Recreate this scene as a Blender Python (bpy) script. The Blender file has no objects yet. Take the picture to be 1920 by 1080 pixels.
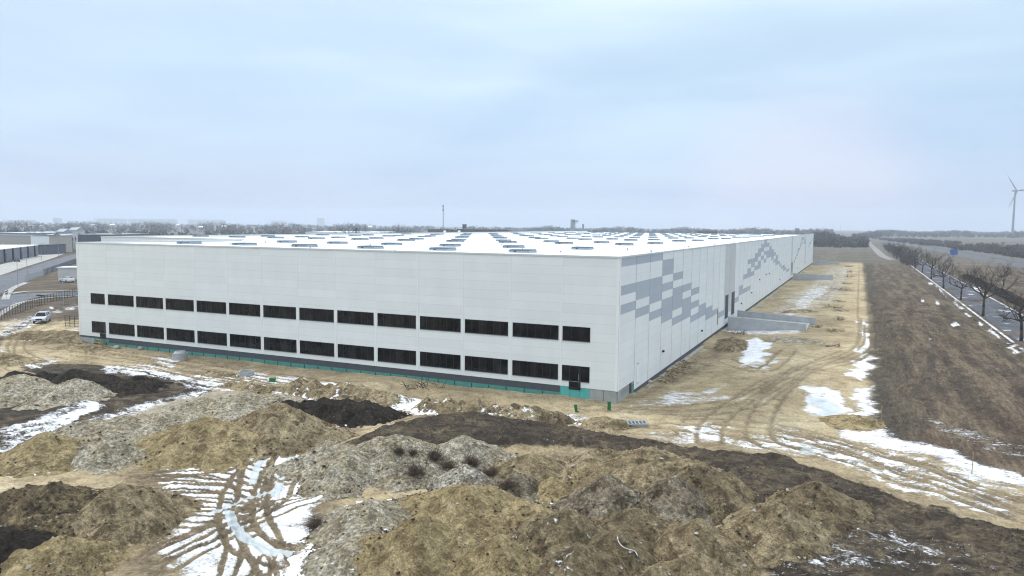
import bpy, math, random
import numpy as np
from mathutils import Vector, Matrix
R = math.radians
scn = bpy.context.scene
C = scn.collection
# ---------------------------------------------------------------- camera
F_PX, PITCH, ROLL, YAW = 1396.2, R(4.847), R(0.494), R(25.01)
CAM = np.array([22.28, -74.016, 18.065])
fw = np.array([-math.sin(YAW)*math.cos(PITCH), math.cos(YAW)*math.cos(PITCH), -math.sin(PITCH)])
rt0 = np.array([math.cos(YAW), math.sin(YAW), 0.0]); up0 = np.cross(rt0, fw)
rt = math.cos(ROLL)*rt0 + math.sin(ROLL)*up0
up = -math.sin(ROLL)*rt0 + math.cos(ROLL)*up0
cam = bpy.data.objects.new('camera', bpy.data.cameras.new('camera')); C.objects.link(cam)
cam.matrix_world = Matrix(((rt[0], up[0], -fw[0], CAM[0]), (rt[1], up[1], -fw[1], CAM[1]), (rt[2], up[2], -fw[2], CAM[2]), (0, 0, 0, 1)))
cam.data.sensor_width = 36; cam.data.lens = F_PX/1920*36
cam.data.clip_start = 0.5; cam.data.clip_end = 30000
scn.camera = cam
# ---------------------------------------------------------------- world, sun, exposure
SUN_EL, SUN_AZ = R(40), R(280)      # azimuth clockwise from +Y
w = bpy.data.worlds.new('World'); scn.world = w; w.use_nodes = True
nt = w.node_tree; nt.nodes.clear()
def N(t, ty, **k):
    n = t.nodes.new(ty)
    for a, b in k.items(): setattr(n, a, b)
    return n
def ramp(t, stops, inp=None, interp='LINEAR'):
    n = N(t, 'ShaderNodeValToRGB'); cr = n.color_ramp; cr.interpolation = interp
    while len(cr.elements) < len(stops): cr.elements.new(0.5)
    for e, (p, c) in zip(cr.elements, stops):
        e.position = p; e.color = tuple(c)+(1,) if hasattr(c, '__len__') else (c, c, c, 1)
    if inp is not None: t.links.new(inp, n.inputs[0])
    return n.outputs[0]
out = N(nt, 'ShaderNodeOutputWorld'); bg = N(nt, 'ShaderNodeBackground'); nt.links.new(bg.outputs[0], out.inputs[0])
bg.inputs[1].default_value = 0.12
sky = N(nt, 'ShaderNodeTexSky', sky_type='NISHITA', sun_disc=False, sun_elevation=SUN_EL, sun_rotation=SUN_AZ, air_density=1.0, dust_density=3.0)
tc = N(nt, 'ShaderNodeTexCoord'); sx = N(nt, 'ShaderNodeSeparateXYZ'); nt.links.new(tc.outputs['Generated'], sx.inputs[0])
grad = ramp(nt, [(0.0, (.42,.495,.62)), (0.035, (.395,.485,.64)), (0.09, (.38,.505,.675)), (0.17, (.43,.57,.71)), (0.29, (.515,.65,.745)), (0.6, (.98,1.06,1.12)), (1.0, (1.62,1.67,1.72))], sx.outputs[2])
mp = N(nt, 'ShaderNodeMapping'); mp.inputs['Scale'].default_value = (1.6, 1.6, 9.0); mp.inputs['Rotation'].default_value = (0.05, 0.06, 0); nt.links.new(tc.outputs['Generated'], mp.inputs[0])
nz = N(nt, 'ShaderNodeTexNoise'); nz.inputs['Scale'].default_value = 1.1; nz.inputs['Detail'].default_value = 4; nz.inputs['Roughness'].default_value = .5; nz.inputs['Distortion'].default_value = .25
nt.links.new(mp.outputs[0], nz.inputs['Vector'])
cl = ramp(nt, [(0.32, (.84,.87,.92)), (0.48, (.95,.96,.98)), (0.66, (1.17,1.12,1.05))], nz.outputs[0])
mul = N(nt, 'ShaderNodeMixRGB', blend_type='MULTIPLY'); mul.inputs[0].default_value = 1; nt.links.new(grad, mul.inputs[1]); nt.links.new(cl, mul.inputs[2])
sc = N(nt, 'ShaderNodeVectorMath', operation='SCALE'); sc.inputs['Scale'].default_value = 1/0.12; nt.links.new(mul.outputs[0], sc.inputs[0])
mx = N(nt, 'ShaderNodeMixRGB'); mx.inputs[0].default_value = .93; nt.links.new(sky.outputs[0], mx.inputs[1]); nt.links.new(sc.outputs[0], mx.inputs[2])
glow = N(nt, 'ShaderNodeVectorMath', operation='DOT_PRODUCT'); nt.links.new(tc.outputs['Generated'], glow.inputs[0]); glow.inputs[1].default_value = (-.07, .997, .03)
gl = ramp(nt, [(.985, 0), (1.0, .11)], glow.outputs['Value'], 'EASE')
mg = N(nt, 'ShaderNodeMixRGB'); nt.links.new(gl, mg.inputs[0]); nt.links.new(mx.outputs[0], mg.inputs[1]); mg.inputs[2].default_value = (11, 6.6, 6.4, 1)
nt.links.new(mg.outputs[0], bg.inputs[0])
sun = bpy.data.objects.new('sun', bpy.data.lights.new('sun', 'SUN')); C.objects.link(sun)
sun.data.energy = 1.5; sun.data.angle = R(10); sun.data.color = (1, .96, .9)
sd = Vector((math.sin(SUN_AZ)*math.cos(SUN_EL), math.cos(SUN_AZ)*math.cos(SUN_EL), math.sin(SUN_EL)))
sun.rotation_euler = sd.to_track_quat('Z', 'Y').to_euler()
scn.view_settings.view_transform = 'Standard'; scn.view_settings.look = 'None'
scn.view_settings.exposure = 0.48; scn.view_settings.gamma = 1.0
scn.cycles.filter_width = 1.1; scn.cycles.max_bounces = 5; scn.cycles.diffuse_bounces = 3; scn.cycles.volume_bounces = 1
# ---------------------------------------------------------------- numpy noise
def _h(ix, iy, s):
    n = (ix.astype(np.int64)*374761393 + iy.astype(np.int64)*668265263 + s*1442695041) & 0xffffffff
    n = ((n ^ (n >> 13))*1274126177) & 0xffffffff
    n = n ^ (n >> 16)
    return (n & 0xffff)/65535.0
def vnoise(x, y, s=0):
    x = np.asarray(x, float); y = np.asarray(y, float)
    ix = np.floor(x); iy = np.floor(y); fx = x-ix; fy = y-iy
    fx = fx*fx*(3-2*fx); fy = fy*fy*(3-2*fy)
    a = _h(ix, iy, s); b = _h(ix+1, iy, s); c = _h(ix, iy+1, s); d = _h(ix+1, iy+1, s)
    return (a*(1-fx)+b*fx)*(1-fy) + (c*(1-fx)+d*fx)*fy - 0.5
def fbm(x, y, s=0, o=4, g=.5):
    r = 0; a = 1.0
    for i in range(o):
        r = r + a*vnoise(x*2**i+17.3*i, y*2**i-9.1*i, s+i*7); a *= g
    return r
def ss(x, a, b):
    t = np.clip((x-a)/(b-a), 0, 1); return t*t*(3-2*t)
# ---------------------------------------------------------------- ground level and pixel -> place
def base(x, y):
    x = np.asarray(x, float); y = np.asarray(y, float)
    z = -0.35 + 0*x
    apr = ss(y, -4, 12)*ss(x, -2, 1.5)*(1-ss(x, 60, 90))
    z = z - 0.65*apr*(1-.82*ss(x, 1.5, 12))
    bank = ss(x, 24.2+0.03*np.maximum(0, 10-y), 28.5)*ss(y, -60, -5)*(1-ss(x, 40, 44))*(1-ss(y, 300, 380))
    z = z + .62*bank
    return z
def ray(px, py):
    v = fw + rt*(px-960)/F_PX - up*(py-540)/F_PX
    return v
def atz(px, py, z):
    v = ray(px, py); return CAM + v*(z-CAM[2])/v[2]
def at(px, py, dz=0.0):
    z = -0.35
    for _ in range(14):
        P = atz(px, py, z+dz); z = 0.5*z + 0.5*float(base(P[0], P[1]))
    P[2] = z; return P
def far(px, py, depth):
    v = ray(px, py); return CAM + v*depth
# ---------------------------------------------------------------- materials
def newmat(name):
    m = bpy.data.materials.new(name); m.use_nodes = True; t = m.node_tree
    return m, t, t.nodes['Principled BSDF']
def noise(t, vec, scale, detail=3, rough=.55, dist=0.0):
    n = N(t, 'ShaderNodeTexNoise'); n.inputs['Scale'].default_value = scale; n.inputs['Detail'].default_value = detail
    n.inputs['Roughness'].default_value = rough; n.inputs['Distortion'].default_value = dist
    if vec is not None: t.links.new(vec, n.inputs['Vector'])
    return n.outputs[0]
def objco(t, scale=None, rotz=0.0):
    g = N(t, 'ShaderNodeTexCoord').outputs['Object']
    if scale is None: return g
    m = N(t, 'ShaderNodeMapping'); m.inputs['Scale'].default_value = scale; m.inputs['Rotation'].default_value = (0, 0, rotz); t.links.new(g, m.inputs[0])
    return m.outputs[0]
def mix(t, f, a, b, mode='MIX'):
    n = N(t, 'ShaderNodeMixRGB', blend_type=mode)
    for i, v in zip((0, 1, 2), (f, a, b)):
        if isinstance(v, (int, float)): n.inputs[i].default_value = v if i == 0 else (v, v, v, 1)
        elif isinstance(v, tuple): n.inputs[i].default_value = v+(1,)
        else: t.links.new(v, n.inputs[i])
    return n.outputs[0]
def math_(t, op, a, b=None, c=None, clamp=False):
    n = N(t, 'ShaderNodeMath', operation=op); n.use_clamp = clamp
    for i, v in enumerate((a, b, c)):
        if v is None: continue
        if isinstance(v, (int, float)): n.inputs[i].default_value = v
        else: t.links.new(v, n.inputs[i])
    return n.outputs[0]
def bump(t, h, bs, strength=.6, dist=.1):
    b = N(t, 'ShaderNodeBump'); b.inputs['Strength'].default_value = strength; b.inputs['Distance'].default_value = dist
    t.links.new(h, b.inputs['Height']); t.links.new(b.outputs[0], bs.inputs['Normal'])
def plain(name, col, rough=.6, metal=0.0, var=.12, scale=2.0, spec=.3):
    m, t, bs = newmat(name)
    a = tuple(c*(1-var) for c in col); b = tuple(min(1, c*(1+var)) for c in col)
    t.links.new(ramp(t, [(.3, a), (.7, b)], noise(t, objco(t), scale, 5, .65)), bs.inputs['Base Color'])
    bs.inputs['Roughness'].default_value = rough; bs.inputs['Metallic'].default_value = metal; bs.inputs['Specular IOR Level'].default_value = spec
    return m
SNOW = (.80, .83, .88)
def N_sep(t, sock, i):
    n = N(t, 'ShaderNodeSeparateColor'); t.links.new(sock, n.inputs[0]); return n.outputs[i]
def soilmat(name, ca, cb, cc, patch=.35, speck=.5, clod=1.0, pebble=0.0):
    """loose earth: ca/cb broad patches, cc dark damp clods; light stones; snow where attribute 'snow' says."""
    m, t, bs = newmat(name); g = objco(t)
    n1 = noise(t, g, patch, 7, .66, .8)
    col = ramp(t, [(.43, cb), (.55, ca)], n1)
    n2 = noise(t, g, .9*clod, 10, .80, .4)
    col = mix(t, ramp(t, [(.47, 0), (.58, .92)], n2), col, cc)
    n4 = noise(t, g, 3.2, 6, .80)
    col = mix(t, 1.0, col, ramp(t, [(.30, .38), (.46, .86), (.56, 1.12), (.70, 1.6)], n4), 'MULTIPLY')
    n3 = noise(t, g, 10, 4, .8)
    col = mix(t, 1.0, col, ramp(t, [(.34, .6), (.5, 1.0), (.66, 1.4)], n3), 'MULTIPLY')
    vo = N(t, 'ShaderNodeTexVoronoi'); vo.inputs['Scale'].default_value = 2.6; vo.inputs['Randomness'].default_value = 1; t.links.new(g, vo.inputs['Vector'])
    st = math_(t, 'MULTIPLY', ramp(t, [(.10, 1), (.17, 0)], vo.outputs['Distance']), ramp(t, [(.62-.3*speck, 0), (.66-.3*speck, 1)], N_sep(t, vo.outputs['Color'], 0)))
    col = mix(t, math_(t, 'MULTIPLY', st, .8), col, mix(t, N_sep(t, vo.outputs['Color'], 1), mix(t, .5, ca, (.62,.58,.50)), cc))
    if pebble:
        v2 = N(t, 'ShaderNodeTexVoronoi'); v2.inputs['Scale'].default_value = 6; t.links.new(g, v2.inputs['Vector'])
        col = mix(t, pebble, col, mix(t, 1.0, col, ramp(t, [(.0, (.42,.42,.43)), (.5, (1,1,1)), (1, (1.6,1.58,1.5))], N_sep(t, v2.outputs['Color'], 0)), 'MULTIPLY'))
    at_ = N(t, 'ShaderNodeAttribute', attribute_name='snow')
    s = math_(t, 'ADD', at_.outputs['Fac'], math_(t, 'MULTIPLY', math_(t, 'SUBTRACT', noise(t, g, 1.6, 7, .7), .5), 1.7))
    sm = ramp(t, [(.52, 0), (.60, 1)], s)
    col = mix(t, sm, col, SNOW)
    t.links.new(col, bs.inputs['Base Color']); bs.inputs['Roughness'].default_value = .95; bs.inputs['Specular IOR Level'].default_value = .08
    h = math_(t, 'ADD', math_(t, 'MULTIPLY', n2, -.6), math_(t, 'ADD', math_(t, 'MULTIPLY', n4, 1.5), math_(t, 'ADD', math_(t, 'MULTIPLY', n3, .4), math_(t, 'MULTIPLY', st, .3))))
    h = mix(t, sm, h, .6)
    bump(t, h, bs, 1.0, .30)
    return m
M = {}
M['sand'] = soilmat('yellow_sand', (.56,.455,.26), (.41,.328,.175), (.215,.165,.088), speck=.35)
M['sandgrit'] = soilmat('gritty_sand', (.51,.42,.265), (.33,.262,.158), (.153,.118,.068), speck=.8)
M['brown'] = soilmat('brown_earth', (.40,.327,.20), (.258,.206,.125), (.11,.085,.055), speck=.8)
M['gravel'] = soilmat('pale_gravel', (.54,.505,.41), (.43,.38,.275), (.27,.23,.16), speck=.6, pebble=.7)
M['greygravel'] = soilmat('grey_gravel', (.52,.50,.44), (.41,.385,.32), (.24,.205,.155), speck=.5, pebble=.9)
M['cloddy'] = soilmat('weathered_earth_with_clods', (.40,.355,.275), (.27,.225,.16), (.10,.08,.055), clod=.8, speck=1.0, pebble=.6)
M['dark'] = soilmat('black_topsoil', (.060,.050,.040), (.036,.030,.025), (.022,.018,.016), speck=.2)
M['mudclod'] = soilmat('muddy_clods', (.33,.265,.15), (.17,.13,.085), (.06,.048,.036), patch=.5, clod=.7, speck=.6)
M['clod_dark'] = soilmat('damp_clods', (.15,.115,.075), (.10,.077,.05), (.06,.046,.032))
M['panel'] = None
def panelmat(name, col, axis=0, var=.025):
    """flat sandwich panels 1 m high with a dark groove between the courses"""
    m, t, bs = newmat(name); g = N(t, 'ShaderNodeTexCoord').outputs['Object']
    s = N(t, 'ShaderNodeSeparateXYZ'); t.links.new(g, s.inputs[0])
    z = math_(t, 'FRACT', math_(t, 'SUBTRACT', s.outputs[2], .83-.015+20))
    gro = math_(t, 'GREATER_THAN', z, .965)
    hi = math_(t, 'FLOOR', math_(t, 'SUBTRACT', s.outputs[2], .83-.015+20))
    bay = math_(t, 'FLOOR', math_(t, 'DIVIDE', math_(t, 'ADD', s.outputs[axis], 606.4 if axis == 0 else 593.8), 6.0))
    wn = N(t, 'ShaderNodeTexWhiteNoise', noise_dimensions='2D'); cb = N(t, 'ShaderNodeCombineXYZ'); t.links.new(hi, cb.inputs[0]); t.links.new(bay, cb.inputs[1]); t.links.new(cb.outputs[0], wn.inputs['Vector'])
    a = tuple(c*(1-var) for c in col); b = tuple(c*(1+var) for c in col)
    c0 = mix(t, wn.outputs[0], a, b)
    c0 = mix(t, 1.0, c0, ramp(t, [(.3, .965), (.7, 1.02)], noise(t, objco(t, (.3, .3, .12)), 1.5, 5, .6)), 'MULTIPLY')
    c0 = mix(t, math_(t, 'MULTIPLY', gro, .26), c0, tuple(c*.45 for c in col))
    t.links.new(c0, bs.inputs['Base Color']); bs.inputs['Roughness'].default_value = .45; bs.inputs['Specular IOR Level'].default_value = .35
    return m
WHITE = (.815, .85, .85)
M['panel'] = panelmat('white_wall_panel', WHITE, 0)
M['panel_side'] = panelmat('white_side_panel', (.79,.83,.85), 1)
M['panel_blue'] = panelmat('blue_grey_side_panel', (.42,.475,.55), 1)
M['panel_grey'] = panelmat('grey_side_panel', (.58,.60,.61), 1)
M['trim'] = plain('white_trim', (.86,.88,.88), .4, var=.03)
M['coping'] = plain('white_coping', (.62,.64,.65), .35, var=.04)
M['frame'] = plain('black_frame', (.012,.013,.016), .4, var=.2)
M['plinth'] = plain('dark_grey_plinth', (.075,.085,.10), .6, var=.12)
M['teal'] = plain('teal_insulation_board', (.085,.28,.245), .75, var=.16, scale=1.2)
M['tealb'] = plain('bright_teal_insulation_board', (.10,.44,.42), .7, var=.1, scale=1.2)
M['conc'] = plain('concrete', (.36,.37,.36), .85, var=.14, scale=1.3)
M['concw'] = plain('pale_concrete', (.40,.42,.44), .85, var=.12, scale=.8)
M['metal'] = plain('galvanised_metal', (.30,.33,.36), .45, .3, .1)
M['darkmetal'] = plain('dark_metal', (.05,.055,.06), .5, .3, .1)
M['tyre'] = plain('tyre_rubber', (.02,.02,.02), .9)
M['wood'] = plain('raw_timber', (.36,.26,.13), .8, var=.2, scale=4)
M['green'] = plain('green_plastic', (.012,.16,.045), .5, var=.1)
M['whiteplastic'] = plain('white_plastic', (.75,.76,.74), .5, var=.05)
M['bark'] = plain('dark_bark', (.055,.048,.044), .9, var=.3, scale=3)
M['twig'] = plain('bare_twigs', (.075,.062,.056), .9, var=.3, scale=2)
M['thicket'] = plain('winter_thicket', (.075,.068,.062), .95, var=.45, scale=.12)
M['hedge'] = plain('brown_hedge_twigs', (.07,.055,.05), .95, var=.4, scale=.25)
M['evergreen'] = plain('dark_evergreen', (.035,.05,.042), .95, var=.3, scale=.3)
M['weed'] = plain('dry_weed', (.095,.066,.05), .95, var=.4, scale=6)
M['drystalk'] = plain('dry_grass_stalks', (.22,.17,.105), .95, var=.5, scale=.9)
M['fieldstalk'] = plain('brown_field_stalks', (.10,.075,.056), .95, var=.5, scale=.6)
M['darkstalk'] = plain('dead_weed_stalks', (.045,.036,.028), .95, var=.5, scale=.7)
M['car_silver'] = plain('silver_car_paint', (.50,.53,.58), .28, .4, .03, spec=.5)
M['car_white'] = plain('white_car_paint', (.72,.74,.77), .3, 0, .03, spec=.5)
M['car_red'] = plain('dark_red_car_paint', (.10,.02,.03), .3, 0, .05, spec=.5)
M['car_dark'] = plain('dark_car_paint', (.04,.045,.055), .3, .1, .05, spec=.5)
M['blue'] = plain('blue_sign_face', (.035,.13,.40), .5, var=.05)
M['brickb'] = plain('brown_brick', (.11,.075,.06), .85, var=.12, scale=.3)
M['housew'] = plain('pale_render', (.52,.52,.50), .8, var=.1, scale=.2)
M['tileroof'] = plain('red_brown_tiles', (.22,.10,.075), .85, var=.2, scale=.4)
M['cladd'] = plain('dark_grey_cladding', (.075,.085,.105), .6, var=.2, scale=.15)
M['cladm'] = plain('mid_grey_cladding', (.17,.185,.22), .6, var=.15, scale=.2)
M['beige'] = plain('beige_cladding', (.42,.40,.36), .7, var=.07, scale=.1)
M['snowroof'] = plain('snowy_roof', (.74,.78,.84), .8, var=.12, scale=.08)
M['greyroof'] = plain('grey_roof', (.30,.33,.37), .7, var=.3, scale=.06)
M['rooflight'] = plain('milky_rooflight', (.17,.21,.265), .7, var=.1, scale=2, spec=.1)
M['rooflight_side'] = plain('rooflight_flashing', (.34,.39,.45), .5, var=.08)
M['turbine'] = plain('turbine_white_grey', (.22,.24,.28), .5, var=.04)
M['pvc'] = plain('pale_cable_sheath', (.66,.66,.60), .6)
M['rock'] = plain('pale_stone', (.36,.34,.30), .9, var=.2, scale=3)
def glassmat():
    m, t, bs = newmat('dark_window_glass')
    g = objco(t)
    sp = N(t, 'ShaderNodeSeparateXYZ'); t.links.new(g, sp.inputs[0]); wn = N(t, 'ShaderNodeTexWhiteNoise', noise_dimensions='1D'); t.links.new(math_(t, 'FLOOR', math_(t, 'DIVIDE', sp.outputs[0], .907)), wn.inputs['W'])
    c = mix(t, 1, ramp(t, [(.35, (.002,.002,.003)), (.7, (.012,.011,.010))], noise(t, g, .9, 4)), ramp(t, [(0, .4), (1, 2.4)], wn.outputs[0]), 'MULTIPLY'); t.links.new(c, bs.inputs['Base Color'])  # random tint per pane imitates differing reflections in the colour
    bs.inputs['Roughness'].default_value = .05; bs.inputs['Specular IOR Level'].default_value = .12
    return m
M['glass'] = glassmat()
def roofmat():
    m, t, bs = newmat('white_roof_membrane'); g = objco(t)
    s = N(t, 'ShaderNodeSeparateXYZ'); t.links.new(g, s.inputs[0])
    c = ramp(t, [(.3, (.60,.67,.70)), (.5, (.72,.77,.78)), (.68, (.80,.82,.82))], noise(t, objco(t, (.05, .022, 1)), 1.5, 6, .65, .8))
    ln = math_(t, 'GREATER_THAN', math_(t, 'FRACT', math_(t, 'DIVIDE', s.outputs[1], 5.4)), .93)
    c = mix(t, math_(t, 'MULTIPLY', ln, math_(t, 'MULTIPLY', noise(t, objco(t, (.06, .2, 1)), 1, 3), .55)), c, (.42,.52,.58))
    t.links.new(c, bs.inputs['Base Color']); bs.inputs['Roughness'].default_value = .7; bs.inputs['Specular IOR Level'].default_value = .2
    return m
M['roof'] = roofmat()
def asphaltmat(name, col, snow=.1):
    m, t, bs = newmat(name); g = objco(t)
    c = ramp(t, [(.3, tuple(x*.75 for x in col)), (.7, tuple(x*1.25 for x in col))], noise(t, objco(t, (1, 1, 1)), .25, 7, .7))
    c = mix(t, 1, c, ramp(t, [(.35, .8), (.65, 1.2)], noise(t, g, 3, 3)), 'MULTIPLY')
    sn = ramp(t, [(.70-snow, 0), (.78-snow, .85)], noise(t, g, .22, 7, .72, .5))
    c = mix(t, sn, c, (.62,.65,.70))
    t.links.new(c, bs.inputs['Base Color']); bs.inputs['Roughness'].default_value = .95; bs.inputs['Specular IOR Level'].default_value = .1
    return m
M['asphalt'] = asphaltmat('asphalt', (.13,.14,.16), .05)
M['road_r'] = asphaltmat('wet_asphalt', (.085,.09,.105), .12)
M['motorway'] = asphaltmat('pale_asphalt', (.115,.125,.14), .03)
M['paving'] = asphaltmat('pale_paving', (.36,.36,.345), .08)
M['farmtrack'] = asphaltmat('worn_track', (.24,.235,.22), .05)
M['kerb'] = asphaltmat('kerb_stone', (.22,.23,.24), .26)
def emit(name, col, s):
    m, t, bs = newmat(name); bs.inputs['Base Color'].default_value = (.8,.8,.7,1); bs.inputs['Emission Color'].default_value = col+(1,); bs.inputs['Emission Strength'].default_value = s
    return m
M['lamp'] = emit('lit_headlamp', (1, .93, .8), 12)
M['lens'] = plain('clear_lamp_lens', (.55,.6,.65), .1)
# ---------------------------------------------------------------- mesh helpers
class MB:
    def __init__(s): s.v = []; s.f = []; s.m = []; s.mats = []
    def mi(s, mat):
        if mat not in s.mats: s.mats.append(mat)
        return s.mats.index(mat)
    def add(s, vs, fs, mat):
        k = len(s.v); i = s.mi(mat); s.v += [tuple(map(float, v)) for v in vs]
        for f in fs: s.f.append(tuple(a+k for a in f)); s.m.append(i)
        return s
    def box(s, x0, x1, y0, y1, z0, z1, mat):
        return s.add([(x0,y0,z0),(x1,y0,z0),(x1,y1,z0),(x0,y1,z0),(x0,y0,z1),(x1,y0,z1),(x1,y1,z1),(x0,y1,z1)],
                     [(0,3,2,1),(4,5,6,7),(0,1,5,4),(1,2,6,5),(2,3,7,6),(3,0,4,7)], mat)
    def tube(s, a, b, r0, r1, mat, n=6, cap=True):
        a = Vector(a); b = Vector(b); d = (b-a)
        if d.length < 1e-6: return s
        d.normalize(); u = d.orthogonal().normalized(); v = d.cross(u)
        vs = []
        for P, r in ((a, r0), (b, r1)):
            for i in range(n):
                q = 2*math.pi*i/n; vs.append(P+u*math.cos(q)*r+v*math.sin(q)*r)
        fs = [(i, (i+1) % n, n+(i+1) % n, n+i) for i in range(n)]
        if cap: fs += [tuple(range(n))[::-1], tuple(range(n, 2*n))]
        return s.add(vs, fs, mat)
    def lathe(s, prof, mat, n=20, c=(0,0)):
        vs = []; fs = []
        for r, z in prof:
            for i in range(n):
                q = 2*math.pi*i/n; vs.append((c[0]+r*math.cos(q), c[1]+r*math.sin(q), z))
        for k in range(len(prof)-1):
            for i in range(n): fs.append((k*n+i, k*n+(i+1) % n, (k+1)*n+(i+1) % n, (k+1)*n+i))
        return s.add(vs, fs, mat)
    def build(s, name, parent=None, smooth=False, loc=None):
        me = bpy.data.meshes.new(name); me.from_pydata(s.v, [], s.f)
        for m in s.mats: me.materials.append(m if not isinstance(m, str) else M[m])
        me.polygons.foreach_set('material_index', s.m)
        if smooth: me.polygons.foreach_set('use_smooth', [True]*len(s.f))
        me.update(); o = bpy.data.objects.new(name, me); C.objects.link(o)
        if parent: o.parent = parent
        if loc is not None: o.location = loc
        return o
def tag(o, label=None, cat=None, group=None, kind=None):
    for k, v in (('label', label), ('category', cat), ('group', group), ('kind', kind)):
        if v: o[k] = v
    return o
def empty(name, loc=(0,0,0), rz=0, label=None, cat=None, group=None):
    o = bpy.data.objects.new(name, None); C.objects.link(o); o.location = loc; o.rotation_euler = (0, 0, rz); o.empty_display_size = .3
    return tag(o, label, cat, group)
def copy_tree(o, parent=None):
    c = o.copy(); C.objects.link(c)
    if parent: c.parent = parent
    for ch in list(o.children): copy_tree(ch, c)
    return c
def npmesh(name, V, Fq, mat, attrs=None, smooth=True, parent=None):
    me = bpy.data.meshes.new(name); nv = len(V); nf = len(Fq)
    me.vertices.add(nv); me.vertices.foreach_set('co', V.astype(np.float32).ravel())
    me.loops.add(nf*4); me.loops.foreach_set('vertex_index', Fq.astype(np.int32).ravel())
    me.polygons.add(nf); me.polygons.foreach_set('loop_start', np.arange(0, nf*4, 4, dtype=np.int32))
    me.polygons.foreach_set('use_smooth', np.full(nf, smooth))
    me.update(calc_edges=True)
    for k, (ty, arr) in (attrs or {}).items():
        a = me.attributes.new(k, ty, 'POINT')
        a.data.foreach_set('value' if ty == 'FLOAT' else 'color', arr.astype(np.float32).ravel())
    me.materials.append(mat); me.validate()
    o = bpy.data.objects.new(name, me); C.objects.link(o)
    if parent: o.parent = parent
    return o
def gridfaces(nr, nc, wrap=False):
    i = np.arange(nr-1)[:, None]; j = np.arange(nc if wrap else nc-1)[None, :]; jn = (j+1) % nc
    a = i*nc+j; b = i*nc+jn; c = (i+1)*nc+jn; d = (i+1)*nc+j
    return np.stack([a, b, c, d], -1).reshape(-1, 4)
# ================================================================ GROUND
def polydist(X, Y, poly):
    """signed distance to a world polygon (negative inside)"""
    P = np.array(poly, float); n = len(P); d = np.full(X.shape, 1e9); ins = np.zeros(X.shape, bool)
    for i in range(n):
        ax, ay = P[i]; bx, by = P[(i+1) % n]; ex, ey = bx-ax, by-ay
        t = np.clip(((X-ax)*ex+(Y-ay)*ey)/(ex*ex+ey*ey+1e-9), 0, 1)
        d = np.minimum(d, np.hypot(X-ax-t*ex, Y-ay-t*ey))
        c = ((ay > Y) != (by > Y)) & (X < (bx-ax)*(Y-ay)/((by-ay) if abs(by-ay) > 1e-9 else 1e-9)+ax)
        ins ^= c
    return np.where(ins, -d, d)
def linedist(X, Y, line):
    P = np.array(line, float); d = np.full(X.shape, 1e9); sgn = np.zeros(X.shape); along = np.zeros(X.shape); L = 0
    for i in range(len(P)-1):
        ax, ay = P[i]; bx, by = P[i+1]; ex, ey = bx-ax, by-ay; l = math.hypot(ex, ey)+1e-9
        t = np.clip(((X-ax)*ex+(Y-ay)*ey)/(l*l), 0, 1)
        dd = np.hypot(X-ax-t*ex, Y-ay-t*ey); k = dd < d
        d = np.where(k, dd, d); sgn = np.where(k, np.sign((X-ax)*ey-(Y-ay)*ex), sgn); along = np.where(k, L+t*l, along); L += l
    return d, sgn, along
def smoothline(pts, n=6):
    P = [np.array(p, float) for p in pts]; out = []
    for i in range(len(P)-1):
        p0 = P[max(0, i-1)]; p1 = P[i]; p2 = P[i+1]; p3 = P[min(len(P)-1, i+2)]
        for k in range(n):
            t = k/n; out.append(.5*((2*p1)+(-p0+p2)*t+(2*p0-5*p1+4*p2-p3)*t*t+(-p0+3*p1-3*p2+p3)*t**3))
    out.append(P[-1]); return out
def PX(pts, dz=0.0): return [tuple(at(*p, dz)[:2]) for p in pts]
# fine fan of vertices in front of the viewpoint, coarse ring elsewhere
th_f = np.arange(-40.5, 40.51, 0.082)
th_c = np.concatenate([np.arange(-180, -40.6, 3.0), th_f, np.arange(41.5, 179.9, 3.0)])
rr = [6.0, 12, 18, 22]
r_ = 25.0
while r_ < 5800:
    rr.append(r_); r_ += max(.13, r_*r_*6.6e-5*(1 if r_ < 160 else 2.5)) if r_ < 900 else r_*.08
rr = np.array(rr)
TH = np.radians(-th_c) + YAW + math.pi/2
gx = CAM[0]+rr[:, None]*np.cos(TH)[None, :]; gy = CAM[1]+rr[:, None]*np.sin(TH)[None, :]
sh = gx.shape; X = gx.ravel(); Y = gy.ravel()
RD = np.hypot(X-CAM[0], Y-CAM[1])
nearw = np.clip(1-(RD-140)/200, 0, 1)
wx = X+1.1*fbm(X*.35, Y*.35, 3, 4)*1.4; wy = Y+1.1*fbm(X*.35, Y*.35, 31, 4)*1.4
def zone(poly, blur=.6, warp=True):
    A, B = (wx, wy) if warp else (X, Y); r = np.zeros_like(X)
    P = np.array(poly); k = (A > P[:,0].min()-blur-1) & (A < P[:,0].max()+blur+1) & (B > P[:,1].min()-blur-1) & (B < P[:,1].max()+blur+1)
    if k.any(): r[k] = np.clip(.5-polydist(A[k], B[k], poly)/(2*blur), 0, 1)
    return r
Z = base(X, Y)
site = zone([(0,352),(23.6,372),(24.3,150),(24.3,57),(24.0,7),(24.6,-4),(30,-11),(60,-30),(60,-90),(-160,-90),(-160,-30),(-125,0),(-113,14),(-96,30),(-92,60),(-92,352)], .8)
soil = np.zeros_like(X); grav = np.zeros_like(X); mud = np.zeros_like(X); snow = np.zeros_like(X); rut = np.zeros_like(X); ice = np.zeros_like(X)
def mx_(a, b): return np.maximum(a, b)
plateau = PX([(640,822),(700,803),(790,776),(870,769),(980,779),(1200,812),(1330,835),(1480,850),(1640,903),(1760,943),(1925,990)], .75)+[(60,-40),(45,-60)]+PX([(1560,1150),(1420,1060),(1380,960),(1290,890),(1100,850),(900,845),(760,850)])
pl = zone(plateau, 1.0)
soil = mx_(soil, pl); Z = Z + .75*pl
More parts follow.
